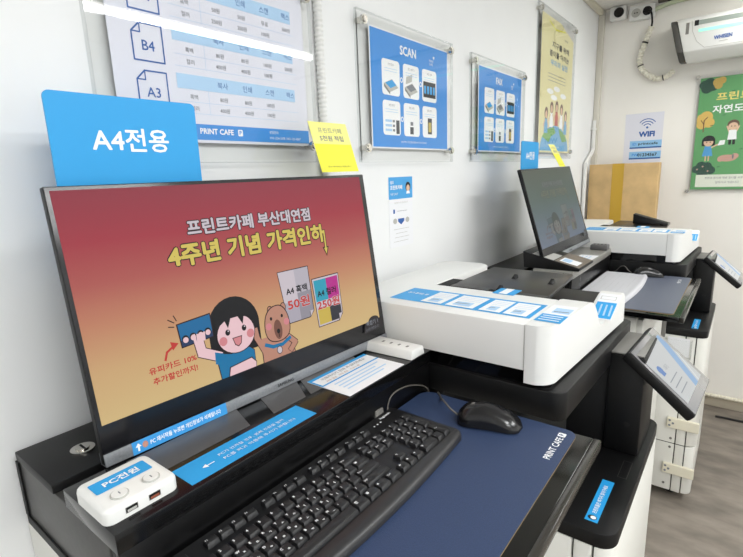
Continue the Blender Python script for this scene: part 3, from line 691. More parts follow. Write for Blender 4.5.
# ================================================================== CONSOLES WITH KEYBOARD TRAY
def make_console(y0, y1, dx, dz, label, tray_y0, tray_y1, tray_x1, tz, TOPM):
    t = thing('computer_console', label, 'console', (-.60 + dx, (y0 + y1) / 2, -.48 + dz))
    X = lambda v: v + dx
    Z = lambda v: v + dz
    mb = MB(); mb.box(X(-.788), X(-.505), y0 + .002, y1, Z(-.48), Z(-.377), DKGREY, bev=.003); mb.box(X(-.505), X(-.490), y0 + .004, y1, Z(-.48), Z(-.377), BLACK, bev=.002)
    b = part('housing', mb, t)
    e = MB(); e.box(X(-.785), X(-.50), y0 - .0005, y0 + .003, Z(-.4795), Z(-.466), BLACK2); e.box(X(-.7885), X(-.778), y0 - .0005, y0 + .003, Z(-.466), Z(-.380), BLACK2); part('side_rim', e, b)
    part('rear_ledge', B(X(-.783), X(-.650), y0, y1, Z(-.377), Z(-.364), BLACK, bev=.0015), t)
    part('top_panel', B(X(-.610), X(-.478), y0, y1, Z(-.3768), Z(-.3525), TOPM, bev=.0012), t)
    part('front_panel', B(X(-.4895), X(-.482), y0 + .002, y1, Z(-.448), Z(-.378), mat('front_panel_black', (10, 10, 11), .3), bev=.001), t)
    tr_ = MB(); tr_.rprism(X(-.560), X(tray_x1) - .011, tray_y0, tray_y1, .004, tz - .015, tz, GLOSSB, .001)
    k = part('keyboard_tray', tr_, t)
    g = MB(); g.box(X(tray_x1) - .011, X(tray_x1), tray_y0, tray_y1, tz - .015, tz + .0005, mat('tray_front_edge', (48, 46, 42), .18), bev=.0012); part('front_edge', g, k, 'pale glossy edge')
    return t
con = make_console(.168, .795, 0, 0, 'black computer console with keyboard tray carrying the monitor with red screen', .19, .772, -.147, -.4325, mat('console_top_gloss', (13, 13, 14), .16))
mb = MB(); mb.cyl((-.705, .227, -.364), (-.705, .227, -.3605), .0155, CHROME, 28); mb.cyl((-.705, .227, -.3605), (-.705, .227, -.3585), .009, CHROME, 24); mb.box(-.713, -.697, .2255, .2285, -.3586, -.3582, HOLE)
part('key_lock', mb, con, 'silver round key lock')
REFLECTION_MATS = [mat('shelf_reflection_grey', (88, 88, 89), .28)]  # reflections in the glossy shelf, built as grey plates
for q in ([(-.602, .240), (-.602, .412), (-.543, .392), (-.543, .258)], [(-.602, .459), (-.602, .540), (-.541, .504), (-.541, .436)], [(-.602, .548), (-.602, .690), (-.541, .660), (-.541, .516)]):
    part('reflection_plate', MB().prism(q, 'z', -.3526, -.3518, REFLECTION_MATS[0]), con)
part('hinge_bracket', MB().hexa([(-.482, .606, -.432), (-.477, .606, -.432), (-.477, .634, -.432), (-.482, .634, -.432), (-.482, .610, -.408), (-.478, .610, -.408), (-.478, .630, -.408), (-.482, .630, -.408)], MIDGREY, .001), con)

con2 = make_console(1.615, 2.165, .052, .016, 'black computer console with keyboard tray carrying the dim screened monitor', 1.57, 2.158, -.160, -.4325, mat('console_top_wall_reflection', (150, 148, 142), .3))  # pale top has the reflected white wall put into its base colour
# cabinets under the consoles
def cabinet(y0, y1, x0, x1, zt, label):
    t = thing('console_cabinet', label, 'cabinet', ((x0 + x1) / 2, (y0 + y1) / 2, FL), 'white cabinets under the consoles')
    part('body', B(x0, x1 - .018, y0, y1, FL + .02, zt, WHITE2, bev=.003), t)
    d = part('door', B(x1 - .0178, x1, y0 + .002, y1 - .002, FL + .03, zt - .004, WHITE2, bev=.002), t)
    part('handle', B(x1, x1 + .014, y1 - .06, y1 - .045, zt - .20, zt - .08, MIDGREY, bev=.003), d)
    part('plinth', B(x0 + .01, x1 - .03, y0 + .01, y1 - .01, FL, FL + .02, BLACK2), t)
    return t
cabinet(.1685, .790, -.797, -.50, -.4805, 'white cabinet under the console with the red screen monitor')
cabinet(1.616, 2.160, -.743, -.215, -.4645, 'white cabinet under the console with the dim screened monitor')

# ================================================================== MONITORS
GIRL = (238, 200, 206)
def make_monitor(label, BL, ux, uy, k, bright, sticker, dim):
    """BL: lower left corner of the lit area, ux/uy unit axes, k scale on millimetres"""
    BL = Vector(BL); ux = Vector(ux).normalized(); uy = Vector(uy); uy = (uy - ux * uy.dot(ux)).normalized(); n = ux.cross(uy)
    mm = .001 * k
    def P(a_, b_, c_): return BL + ux * (a_ * mm) + uy * (b_ * mm) + n * (c_ * mm)
    def slab(a0, a1, b0, b1, c0, c1): return [P(a0, b0, c0), P(a1, b0, c0), P(a1, b1, c0), P(a0, b1, c0), P(a0, b0, c1), P(a1, b0, c1), P(a1, b1, c1), P(a0, b1, c1)]
    base = P(281, -53, 0)
    t = thing('monitor', label, 'monitor', base, 'monitors on the consoles')
    mb = MB(); mb.hexa(slab(-6, 568, -52, 302, -13, -1.0), BLACK, .0015); mb.hexa(slab(100, 460, 10, 250, -46, -12), BLACK2, .006)
    part('housing', mb, t)
    mb = MB(); mb.hexa(slab(-5, 567.5, -37.5, 301, -1.2, 0.0), mat('screen_bezel', (20, 20, 24), .22), .0003)
    bz = part('bezel', mb, t)
    mb = MB(); mb.hexa(slab(-5.5, 568, -53.5, -37, -16, 2.2), SILVER, .0008); mb2 = Art(mb, P(271, -48.5, 2.3), ux, uy, mm); mb2.text('SAMSUNG', 0, 0, 5.2, INKK, 1, bold=.03, w=34)
    part('chin_bar', mb, t, 'silver lower bar')
    # stand behind
    mb = MB(); c = P(281, 40, -44)
    mb.tube([P(281, 130, -44), P(281, 20, -52), (P(281, 0, -56).x, c.y, base.z - .011)], .022, BLACK2, 14)
    part('stand_neck', mb, t)
    # lit picture
    mb = MB(); a = Art(mb, P(0, 0, .2), ux, uy, mm, step=.00012)
    nm = 'dim ' if dim else ''
    def L(name, c):
        if dim:
            g = sum(c) / 3; c = [int(.13 * v + .07 * g + 70) for v in c]; c = (c[0], c[1] + 3, c[2] + 3)  # washed-out look of the slanting view, put into the pixel colours
        return lit(nm + name, c, bright)
    lo = BL.z - base.z; hi = (BL + uy * (296 * mm)).z - base.z
    if dim: bg = grad('dim screen ramp', [(0, (104, 114, 132)), (.25, (98, 110, 122)), (.6, (88, 100, 98)), (1, (86, 90, 82))], 2, lo, hi, bright)
    else: bg = grad('screen ramp', [(0, (214, 186, 132)), (.22, (208, 170, 122)), (.42, (196, 134, 104)), (.6, (178, 92, 86)), (.78, (166, 58, 70)), (1, (146, 54, 68))], 2, lo, hi, bright)
    a.rect(0, 0, 555, 296.5, bg, 1)
    OUT = L('outline', (46, 30, 34)); WT = L('white', (206, 196, 204)); YL = L('title yellow', (216, 196, 96)); BK_ = L('ink black', (22, 22, 26)); SKN = L('skin', GIRL); CH = L('cheek', (214, 136, 142)); TB = L('shirt blue', (26, 118, 168)); RD_ = L('red', (196, 58, 54)); BRN = L('fur', (190, 138, 118)); BRD = L('muzzle', (122, 82, 70)); GY = L('grey', (150, 146, 156)); CYN = L('cyan', (52, 160, 186)); MG = L('magenta', (186, 46, 140)); GDY = L('gold', (206, 180, 84)); DK = L('charcoal', (56, 56, 64))
    for off, b_, m_, l_ in ((0, .095, OUT, 3), (0, .038, WT, 5)):
        a.text('프린트카페 부산대연점', 164, 223, 22, m_, l_, bold=b_, w=240)
    for off, b_, m_, l_ in ((0, .09, OUT, 3), (0, .042, YL, 5)):
        a.text('4주년 기념 가격인하', 128, 181, 31, m_, l_, bold=b_, w=304)
    a.line([(433, 200), (432, 164)], 6.5, OUT, 3); a.poly([(424, 170), (432, 152), (440, 170)], OUT, 3); a.line([(433, 200), (432, 165)], 3.5, YL, 4); a.poly([(427.5, 168), (432, 156), (436.5, 168)], YL, 4)
    # the two sheets
    a.poly([(309, 142.5), (380, 142.5), (379, 56), (368, 49), (316, 49)] if 0 else [(309, 142), (380, 142.5), (379, 60), (368, 49), (316, 49)], OUT, 3); a.poly([(310.5, 140.8), (378.5, 141), (377.6, 60.5), (367.5, 50.5), (317, 50.5)], WT, 4)
    a.poly([(346, 140.9), (378.5, 141), (377.8, 99), (346, 98)], L('pale grey', (186, 180, 190)), 5); a.poly([(314, 86), (346, 86), (346, 50.6), (317, 50.5)], L('pale grey2', (176, 170, 182)), 5); a.poly([(346, 98), (377.8, 99), (377.6, 60.5), (367.5, 50.5), (346, 50.6)], GY, 5)
    a.poly([(379, 60), (368, 60), (368, 49)], OUT, 6); a.poly([(377.6, 61), (369, 61), (369, 51)], WT, 7)
    a.text('A4 흑백', 322, 99, 13, BK_, 7, bold=.03, w=48); a.text('50원', 321, 73, 18, WT, 7, bold=.06, w=50); a.text('50원', 321, 73, 18, RD_, 8, bold=.03, w=50)
    a.poly([(383, 116.5), (453, 117), (450.5, 38), (438, 25), (383.5, 25)], OUT, 5); a.poly([(384.5, 115), (451.5, 115.4), (449.2, 38.8), (437, 26.4), (385, 26.4)], WT, 6)
    a.poly([(387, 112), (418, 112), (418, 72), (387, 72)], CYN, 7); a.poly([(418, 112), (449, 112.4), (448, 72), (418, 72)], MG, 7); a.poly([(387, 58), (418, 58), (418, 29), (387, 29)], GDY, 7); a.poly([(418, 58), (447, 58), (447, 38), (438, 29), (418, 29)], DK, 7)
    a.poly([(450.5, 38), (438, 38), (438, 25)], OUT, 8); a.poly([(449, 39), (439.4, 39), (439.4, 27)], WT, 9)
    a.text('A4 컬러', 392, 80, 13, BK_, 9, bold=.03, w=48); a.text('250원', 388, 57, 17, WT, 9, bold=.06, w=57); a.text('250원', 388, 57, 17, RD_, 10, bold=.03, w=57)
    # girl with a black bob and blue shirt
    a.ell(212, 75, 46, 46, BK_, 4); a.poly([(166, 78), (258, 78), (256, 40), (246, 30), (180, 33), (165, 46)], BK_, 4)
    a.poly([(170, 42), (196, 34), (232, 36), (240, 28), (238, 0), (173, 0)], OUT, 5); a.poly([(171.5, 41), (197, 33), (231, 34.5), (239, 27), (237, 0), (174.5, 0)], TB, 6)
    a.line([(176, 36), (150, 50), (148, 70)], 17, OUT, 5); a.line([(176, 36), (150, 50), (148, 70)], 14.5, SKN, 7); a.poly([(170, 44), (184, 38), (180, 20), (168, 26)], TB, 8)
    for q in (-5, 0, 5): a.line([(148 + q, 66), (150 + q * 1.6, 79)], 4.4, SKN, 9)
    a.ell(212, 62, 35, 31, OUT, 8); a.ell(212, 62, 33.6, 29.6, SKN, 9)
    a.poly([(174, 66), (178, 96), (212, 110), (246, 96), (250, 66), (242, 80), (230, 86), (226, 74), (219, 88), (206, 88), (199, 74), (195, 86), (184, 80)], BK_, 10)
    for q in (197, 227): a.ell(q, 67.5, 4.2, 4.8, BK_, 10); a.ell(q + 1.2, 69.5, 1.2, 1.4, WT, 11)
    for q in (187, 237): a.ell(q, 56, 7, 7, CH, 10)
    a.poly([(203, 57), (221, 57), (218, 45), (212, 41), (206, 45)], OUT, 11); a.poly([(204.6, 55.8), (219.4, 55.8), (217, 46), (212, 42.6), (207, 46)], CH, 12)
    a.poly([(186, 0), (190, 14), (232, 18), (240, 8), (238, 0)], OUT, 8); a.poly([(187.5, 0), (191.5, 12.6), (231, 16.4), (238.6, 7.5), (237, 0)], SKN, 9)
    # card in her hand
    a.poly([(119, 101), (174, 105), (174, 68), (121, 65)], OUT, 6); a.poly([(121, 99.4), (172.4, 103), (172.4, 69.4), (122.6, 66.6)], L('card blue', (30, 108, 160)), 7); a.poly([(122, 76), (172.4, 78), (172.4, 69.4), (122.6, 66.6)], L('card navy', (40, 60, 96)), 8)
    for i, q in enumerate((129, 141, 153, 165)): a.ell(q, 77 + i * .6, 5.4, 5.4, BK_, 9); a.ell(q, 75.4 + i * .6, 4.2, 4.2, SKN, 10)
    for q in ((108, 100, 116, 98), (109, 110, 117, 104), (118, 114, 121, 106)): a.line([(q[0], q[1]), (q[2], q[3])], 1.5, OUT, 4)
    for q in (-4, 1, 6): a.line([(151 + q, 68), (152 + q, 78)], 4, SKN, 11)
    a.line([(95, 56), (99, 66), (110, 72)], 3.2, RD_, 4); a.poly([(106, 79), (118, 74), (108, 66)], RD_, 4)
    a.text('유피카드 10%', 70, 42, 9.5, RD_, 4, bold=.03, w=70); a.text('추가할인까지!', 73, 27, 9.5, RD_, 4, bold=.03, w=66)
    # brown round-eared animal
    a.poly([(252, 0), (254, 40), (312, 40), (322, 0)], OUT, 5); a.poly([(253.6, 0), (255.6, 40), (311, 40), (320.4, 0)], BRN, 6)
    a.line([(258, 20), (248, 44), (247, 58)], 12, OUT, 5); a.line([(258, 20), (248, 44), (247, 58)], 9.6, BRN, 7); a.line([(310, 30), (324, 16), (312, 6)], 12, OUT, 7); a.line([(310, 30), (324, 16), (312, 6)], 9.4, BRN, 8)
    for q in (282, 310): a.ell(q, 82, 6, 8, OUT, 6); a.ell(q, 82, 4.6, 6.6, BRN, 7)
    a.blob([(265, 50), (270, 74), (284, 87), (304, 87), (316, 72), (319, 48), (312, 32), (292, 26), (272, 32)], OUT, 8); a.blob([(266.6, 50), (271.4, 73), (285, 85.4), (303, 85.4), (314.6, 71), (317.4, 48), (310.8, 33.4), (292, 27.6), (273, 33.4)], BRN, 9)
    a.ell(292, 47, 8.5, 17, BRD, 10); a.ell(292, 44, 3.4, 4, BK_, 11); a.line([(292, 40), (292, 34)], 1.4, BK_, 11)
    for q in (281, 304): a.ell(q, 68, 2.4, 3, BK_, 10)
    for q in (274, 312): a.ell(q, 56, 6, 6, CH, 10)
    a.line([(262, 28), (276, 21), (296, 20), (314, 27)], 6, TB, 10); a.ell(288, 12, 6, 7, OUT, 10); a.ell(288, 12, 4.8, 5.8, WT, 11)
    sc = part('screen', mb, t, 'lit screen with cartoon advertisement', smooth=0)
    # small dark label in the lower corner of the screen
    mb = MB(); a = Art(mb, P(0, 0, .4), ux, uy, mm, step=.00012)
    a.poly([(500, -20), (562, -20), (562, 2)] + [(534 + 16 * math.cos(w), 2 + 8 * math.sin(w)) for w in [math.pi * i / 12 for i in range(13)]] + [(506, 0)], mat('smoke_label', (34, 30, 34), .3), 14)
    a.text('복합기 1', 510, -7, 9.5, INKG, 15, bold=.02, w=36); a.text('모니터 화면입니다', 506, -17, 6, INKG, 15, w=42)
    part('corner_label', mb, bz, 'small dark label', smooth=0)
    mb = MB(); a = Art(mb, P(28.4, -53.6, 2.5), ux, uy, mm, step=.00012)
    a.rect(0, 0, 142.6 if not dim else 60, 17.5, BLUE2 if 0 else mat('label_blue_print', (56, 152, 220), .5), 1)
    a.line([(8, 4), (8, 10)], 2.6, INKW, 2); a.poly([(4, 9), (12, 9), (8, 14)], INKW, 2); a.ell(17, 9, 3.8, 4.5, mat('orange_print', (196, 140, 120), .6), 2)
    a.text('PC 재시작을 누르면 개인정보가 삭제됩니다', 24, 5.2, 7, INKW, 2, bold=.02, w=108 if not dim else 34)
    part('label_sticker', mb, t, 'blue label strip', smooth=0)
    return t
mon = make_monitor('wide black monitor with silver lower bar showing a red cartoon advertisement', (-.61824, .22433, -.29888), (.0464, .99892, .0017), (-.13946, .00482, .99022), 1.0, .85, True, False)
kk = .935
def sc2(v): return tuple(c * kk for c in v)
# dim screened monitor, leaning further back
a2 = Vector((-.603, 2.027, -.172)) * kk
yw = -.019; tt = .296
ux2 = Vector((-math.sin(yw), math.cos(yw), .010)).normalized(); n2 = Vector((math.cos(yw) * math.cos(tt), math.sin(yw) * math.cos(tt), math.sin(tt))); n2 = (n2 - ux2 * n2.dot(ux2)).normalized(); uy2 = n2.cross(ux2)
BL2 = a2 - ux2 * (.5625 / 2 * kk) - uy2 * (.124 * kk) + uy2 * (.003 * kk)
mon2 = make_monitor('wide black monitor with dim grey screen, tilted back on the console under the FAX poster', BL2, ux2, uy2, kk, .80, True, True)
mb = MB(); mb.hexa([(-.595, 1.625, -.3362), (-.412, 1.625, -.3362), (-.412, 1.80, -.3362), (-.595, 1.80, -.3362), (-.600, 1.625, -.280), (-.408, 1.625, -.3275), (-.408, 1.80, -.3275), (-.600, 1.80, -.280)], BLACK, .002); t = part('stand_base', mb, mon2, 'black wedge shaped base')
top = Vector((.192, 0, -.0475)).normalized()
mb = MB(); a = Art(mb, (-.597, 1.628, -.2798), top, (0, 1, 0), step=.0003); a.rect(.030, 0, .105, .10, LTGREY, 1); a.rect(.108, 0, .190, .17, mat('brown_grey_plate', (112, 102, 90), .35), 1); part('top_plate', mb, t, 'pale grey and brown top plate', smooth=0)
mb = MB(); a.mb = mb; a.rect(.118, .02, .178, .085, PAPER, 2); a.rect(.124, .03, .15, .075, LBLUE, 3); part('label_sticker', mb, t, 'white paper label', smooth=0)

# ================================================================== SIGNS ON THE MONITORS
def blue_sign(x, y0, y1, z0, z1, label, s, tw, dn):
    mb = MB(); r = .008
    mb.prism(rpts(y0, z0 - dn, y1, z1, r), 'x', x - .0015, x + .0015, BLUE, 0)
    a = Art(mb, (x + .0016, (y0 + y1) / 2, (z0 + z1) / 2), (0, 1, 0), (0, 0, 1)); a.text(s, .0, -.014 * (z1 - z0) / .112, .030 * (z1 - z0) / .112, INKW, 1, bold=.02, al='c', w=tw)
    return single('paper_size_sign', mb, label, 'sign', (x, (y0 + y1) / 2, z0 - dn), 'blue paper size signs', smooth=0)
blue_sign(-.695, .248, .456, .0, .1165, 'blue A4 sign rising behind the monitor with the red screen', 'A4전용', .108, .10)
blue_sign(-.662, 1.748, 1.926, -.006, .098, 'blue A4 sign rising behind the dim screened monitor', 'A4전용', .09, .03)
def yellow_sign(x0, z0, y0, y1, x1, z1, label):
    t = thing('event_sign', label, 'sign', (x0, (y0 + y1) / 2, z0), 'yellow event signs')
    V = Vector((x1 - x0, 0, z1 - z0)); L = V.length
    n = Vector((0, 1, 0)).cross(V).normalized()
    mb = MB(); c = lambda y, f, d: Vector((x0, y, z0)) + V * f + n * d
    mb.hexa([c(y0, .03, -.003), c(y1, .03, -.003), c(y1, 1, -.003), c(y0, 1, -.003), c(y0, .03, -.0005), c(y1, .03, -.0005), c(y1, 1, -.0005), c(y0, 1, -.0005)], ACR)
    mb.box(x0 - .018, x0 + .004, y0, y1, z0, z0 + .003, ACR)
    part('holder', mb, t, smooth=0)
    mb = MB(); a = Art(mb, c(y0, .04, 0), (0, 1, 0), V); w = y1 - y0; h = L * .96
    a.rect(0, 0, w, h, YEL, 1); a.rect(0, h * .56, w, h, LYEL, 2)
    a.text('프린트카페', w * .5, h * .78, h * .11, INKG, 3, al='c', w=w * .62); a.text('5천원 적립', w * .5, h * .62, h * .11, INKG, 3, al='c', bold=.02, w=w * .62)
    a.text('친구 추가하고 적립 받기', w * .5, h * .09, h * .03, INKD, 3, al='c', w=w * .62)
    part('printed_card', mb, t, smooth=0)
    return t
yellow_sign(-.672, .0035, .714, .829, -.706, .108, 'yellow event card in clear holder standing on the monitor with the red screen')
yellow_sign(-.628, -.001, 2.10, 2.18, -.682, .096, 'yellow event card in clear holder standing on the dim screened monitor')

# ================================================================== THINGS ON THE NEAR CONSOLE
SH = -.3525
t = thing('power_switch_box', 'white rounded PC power box with two round buttons on console corner', 'switch box', (-.534, .209, SH))
mb = MB(); mb.prism(rpts(-.574, .168, -.496, .252, .010, 5), 'z', SH, SH + .018, WHITE, .0055, 3, lambda e: abs(e.verts[0].co.z - e.verts[1].co.z) < 1e-6 and e.verts[0].co.z > SH + .01)
part('case', mb, t)
mb = MB(); a = Art(mb, (-.533, .177, SH + .0183), (0, 1, 0), (-1, 0, 0)); a.rrect(0, 0, .064, .026, .002, BLUE, 1); a.text('PC전원', .032, .0075, .0115, INKW, 2, bold=.03, al='c', w=.040); part('label_sticker', mb, t, 'blue PC power label', smooth=0)
for cy in (.193, .229):
    mb = MB(); mb.cyl((-.515, cy, SH + .0175), (-.515, cy, SH + .0195), .0098, LTGREY, 28); mb.cyl((-.515, cy, SH + .0195), (-.515, cy, SH + .0205), .0082, WHITE, 28); mb.box(-.5175, -.5125, cy - .0006, cy + .0006, SH + .0204, SH + .0207, INKG); part('button', mb, t)
for cy, m_ in ((.196, LTGREY), (.222, mat('copper_tongue', (150, 84, 62), .4))):
    mb = MB(); mb.box(-.4972, -.4960, cy - .0068, cy + .0068, SH + .0045, SH + .0115, MIDGREY); mb.box(-.4962, -.4956, cy - .0058, cy + .0058, SH + .0052, SH + .0108, HOLE); mb.box(-.4958, -.4952, cy - .005, cy + .005, SH + .0058, SH + .0085, m_); part('usb_port', mb, t)

mb = MB(); mb.box(-.532, -.4865, .262, .473, SH, SH + .0006, BLUE); a = Art(mb, (-.4865, .262, SH + .0007), (0, 1, 0), (-1, 0, 0))
a.line([(.030, .020), (.044, .020)], .0016, INKW, 1); a.poly([(.034, .0245), (.027, .020), (.034, .0155)], INKW, 1)
a.text('PC가 안켜질 경우, 본체 전원을 눌러', .056, .0245, .0068, INKW, 1, w=.112); a.text('PC를 켜고 이용해 주시기 바랍니다', .056, .0125, .0068, INKW, 1, w=.125)
single('notice_strip', mb, 'long blue notice strip with white arrow lying on the console in front of the monitor', 'notice', (-.51, .367, SH), smooth=0)
mb = MB(); mb.box(-.578, -.480, .544, .703, SH + .0006, SH + .0013, PAPER); a = Art(mb, (-.480, .544, SH + .0014), (0, 1, 0), (-1, 0, 0))
a.rect(0, .090, .159, .098, BLUE, 1); a.rect(0, .060, .159, .064, BLUE, 1); a.rect(0, .060, .004, .098, BLUE, 1)
a.text('이용하시기 전에 꼭 읽어주세요', .02, .078, .008, INKD, 1, w=.12); a.text('파일 저장 안내', .02, .067, .006, mat('orange_print', (196, 140, 120)), 1, w=.09)
for k in range(4): a.line([(.02, .050 - k * .010), (.14 - (k % 2) * .02, .050 - k * .010)], .0035, LBLUE, 1)
single('paper_notice', mb, 'white paper notice with blue border lying on the console beside the white hub', 'notice', (-.53, .62, SH), smooth=0)
t = thing('usb_hub', 'white four hole hub standing on the console beside the copier', 'hub', (-.534, .75, SH))
part('case', MB().hexa([(-.592, .722, SH), (-.478, .725, SH), (-.478, .774, SH), (-.592, .774, SH), (-.590, .730, SH + .018), (-.480, .732, SH + .018), (-.480, .772, SH + .018), (-.590, .772, SH + .018)], WHITE, .003), t)
for k in range(4): part('port', MB().box(-.563 + k * .0195, -.5585 + k * .0195, .744, .752, SH + .0178, SH + .0184, MIDGREY), t)

# mouse pad
TZ = -.4325
t = thing('mouse_pad', 'large navy mouse pad with white lettering on the tray of the near console', 'mouse pad', (-.33, .47, TZ))
pad = [(-.478, .195), (-.182, .195)] + [(-.182, .752)] + [(-.200 + .018 * math.cos(w), .752 + .019 * math.sin(w)) for w in [math.radians(15 * i) for i in range(1, 7)]] + [(-.452 + .026 * math.cos(w), .745 + .026 * math.sin(w)) for w in [math.radians(90 + 15 * i) for i in range(7)]]
part('rubber_base', MB().prism(pad, 'z', TZ, TZ + .0018, RUBBER), t)
padt = [(x * .9965 - .0012 + .0004, y - .0005) for x, y in pad]
mb = MB(); mb.prism(padt, 'z', TZ + .0017, TZ + .0032, NAVY, 0); part('cloth_top', mb, t)
mb = MB(); a = Art(mb, (-.196, .668, TZ + .0033), (0, 1, 0), (-1, 0, 0)); a.text('PRINT CAFE', 0, 0, .0105, INKW, 1, bold=.012, w=.070); a.rrect(.074, -.0005, .086, .0115, .002, INKW, 1); a.text('P', .080, .0015, .008, NAVY, 2, bold=.03, al='c'); part('lettering', mb, t, smooth=0)
# thin patch of darker film on the tray next to the pad
PZ = TZ + .0032

# keyboard
def kb_layout():
    K = []; u = .0190
    def row(r, items, x=0.0):
        for it in items:
            if isinstance(it, (int, float)): x += it; continue
            s, w = it if isinstance(it, tuple) else (it, 1)
            K.append((s, x, r, w, 1)); x += w
    row(0, ['Esc', 1, 'F1', 'F2', 'F3', 'F4', .5, 'F5', 'F6', 'F7', 'F8', .5, 'F9', 'F10', 'F11', 'F12', .25, 'Prt', 'Scr', 'Pau'])
    row(1.3, ['`', '1', '2', '3', '4', '5', '6', '7', '8', '9', '0', '-', '=', ('Back', 2), .25, 'Ins', 'Hom', 'PgU', .25, 'Num', '/', '*', '-'])
    row(2.3, [('Tab', 1.5), 'Q', 'W', 'E', 'R', 'T', 'Y', 'U', 'I', 'O', 'P', '[', ']', ('₩', 1.5), .25, 'Del', 'End', 'PgD', .25, '7', '8', '9'])
    row(3.3, [('Caps', 1.75), 'A', 'S', 'D', 'F', 'G', 'H', 'J', 'K', 'L', ';', "'", ('Enter', 2.25), 3.5, '4', '5', '6'])
    row(4.3, [('Shift', 2.25), 'Z', 'X', 'C', 'V', 'B', 'N', 'M', ',', '.', '/', ('Shift', 2.75), 1.25, '↑', 1.25, '1', '2', '3'])
    row(5.3, [('Ctrl', 1.25), ('⊞', 1.25), ('Alt', 1.25), ('', 6.25), ('한', 1.25), ('⊞', 1.25), ('≡', 1.25), ('Ctrl', 1.25), .25, '←', '↓', '→', .25, ('0', 2), '.'])
    K.append(('+', 21.5, 2.3, 1, 2)); K.append(('Ent', 21.5, 4.3, 1, 2))
    return K, u
HAN = dict(Q='ㅂ', W='ㅈ', E='ㄷ', R='ㄱ', T='ㅅ', Y='ㅛ', U='ㅕ', I='ㅑ', O='ㅐ', P='ㅔ', A='ㅁ', S='ㄴ', D='ㅇ', F='ㄹ', G='ㅎ', H='ㅗ', J='ㅓ', K='ㅏ', L='ㅣ', Z='ㅋ', X='ㅌ', C='ㅊ', V='ㅍ', B='ㅠ', N='ㅜ', M='ㅡ')
KX0, KY0 = -.477, .204          # back-left corner
def kb_body(KX0, KY0, pz, m, m2):
    mb = MB()
    ys = [0, .001, .003, .006, .010, .014] + [.014 + .422 * k / 18 for k in range(1, 18)] + [.436, .440, .444, .447, .449, .450]
    def fx(y):
        d = max(0, 1 - min(y, .450 - y) / .014)
        return KX0 + .1465 + .0115 * math.sin(math.pi * y / .450) - .014 * (1 - math.sqrt(max(0, 1 - d * d)))
    def hz(x): return pz + .0125 - (x - KX0) * .012
    front = [(fx(y), KY0 + y) for y in ys]
    xi = KX0 + .1325
    out = [(xi, KY0 + .450), (KX0 + .004, KY0 + .450), (KX0, KY0 + .446), (KX0, KY0 + .004), (KX0 + .004, KY0), (xi, KY0)] + [(min(x, xi + .004), y) for x, y in front]
    n = len(out)
    mb.add([(x, y, pz + .001) for x, y in out] + [(x, y, hz(x)) for x, y in out], [tuple(range(n)), tuple(range(n, 2 * n))[::-1]] + [(i, (i + 1) % n, n + (i + 1) % n, n + i) for i in range(n)], m)
    pal = MB(); N = len(front); vs = []; fs = []; Mn = 9
    for i in range(N):
        x1, y = front[i]; wd = max(.002, x1 - xi); end = min(1, .35 + (min(ys[i], .450 - ys[i]) / .006))
        H = (hz(xi) - pz + .0030) * end
        for j in range(Mn + 1):
            q = j / Mn
            if q < .45: vs.append((xi + wd * q * 1.15, y, pz + H * (.93 + .07 * math.sin(q / .45 * math.pi / 2))))
            else:
                w_ = (q - .45) / .55 * math.pi / 2
                vs.append((xi + wd * (.5175 + .4825 * math.sin(w_)), y, pz + .0015 + (H - .0015) * math.cos(w_)))
    for i in range(N - 1):
        for j in range(Mn): fs.append((i * (Mn + 1) + j, (i + 1) * (Mn + 1) + j, (i + 1) * (Mn + 1) + j + 1, i * (Mn + 1) + j + 1))
    fs += [tuple(range(Mn + 1))[::-1], tuple((N - 1) * (Mn + 1) + j for j in range(Mn + 1))]
    pal.add(vs, fs, m2)
    return mb, pal, hz
t = thing('keyboard', 'black full size keyboard with white legends on the navy mouse pad', 'keyboard', (KX0 + .08, KY0 + .225, PZ), 'computer keyboards')
mb, pal, hz = kb_body(KX0, KY0, PZ, KBODY, KPALM)
part('base', mb, t); part('front_lip', pal, t, 'dark grey rounded front edge', smooth=60)
K, u = kb_layout()
def keycap(mb, x0, y0, w, d, z, m):
    """x0 back edge, y0 left edge; w along y, d along x"""
    b = .0010; tx = .0022; g = .0010
    A = [(x0 + b, y0 + b, z - .002), (x0 + d - b, y0 + b, z - .002), (x0 + d - b, y0 + w - b, z - .002), (x0 + b, y0 + w - b, z - .002)]
    h = .0062
    T = [(x0 + b + g, y0 + tx, z + h), (x0 + d - b - .0034, y0 + tx, z + h - .0004), (x0 + d - b - .0034, y0 + w - tx, z + h - .0004), (x0 + b + g, y0 + w - tx, z + h)]
    mb.hexa(A + T, m, .0006, 1)
    return T
for s, kx, r, w, hgt in K:
    x0 = KX0 + .0125 + r * u * .985; y0 = KY0 + .0095 + kx * u; d = (u * .78 if r == 0 else u * hgt); z = hz(x0 + d / 2)
    mb = MB(); T = keycap(mb, x0, y0, w * u, d, z, KEY)
    k = part('key', mb, t)
    if s:
        mb = MB(); a = Art(mb, (T[0][0], T[0][1], T[0][2] + .0001), (0, 1, 0), (-1, 0, 0), step=.0001)
        dd = T[1][0] - T[0][0]
        if len(s) == 1 and s in HAN:
            a.text(s, .0008, -dd * .44, 0, INKW, 1, bold=.03, fs=.0048); a.text(HAN[s], .0072, -dd * .90, 0, INKW, 1, bold=.03, fs=.0046)
        elif len(s) == 1: a.text(s, .0012, -dd * .48, 0, INKW, 1, bold=.03, fs=.0052)
        else: a.text(s, .0008, -dd * .46, 0, INKW, 1, fs=.0040)
        part('legend', mb, k, smooth=0)
mb = MB(); a = Art(mb, (KX0 + .013, KY0 + .402, hz(KX0 + .013) + .0003), (0, 1, 0), (-1, 0, 0)); a.text('logitech', 0, 0, .0062, INKW, 1, bold=.03, w=.028)
for q in range(3): a.ell(-.028 + q * .009 + .002, -.004, .0016, .0016, INKW, 1)
part('logo', mb, t, smooth=0)
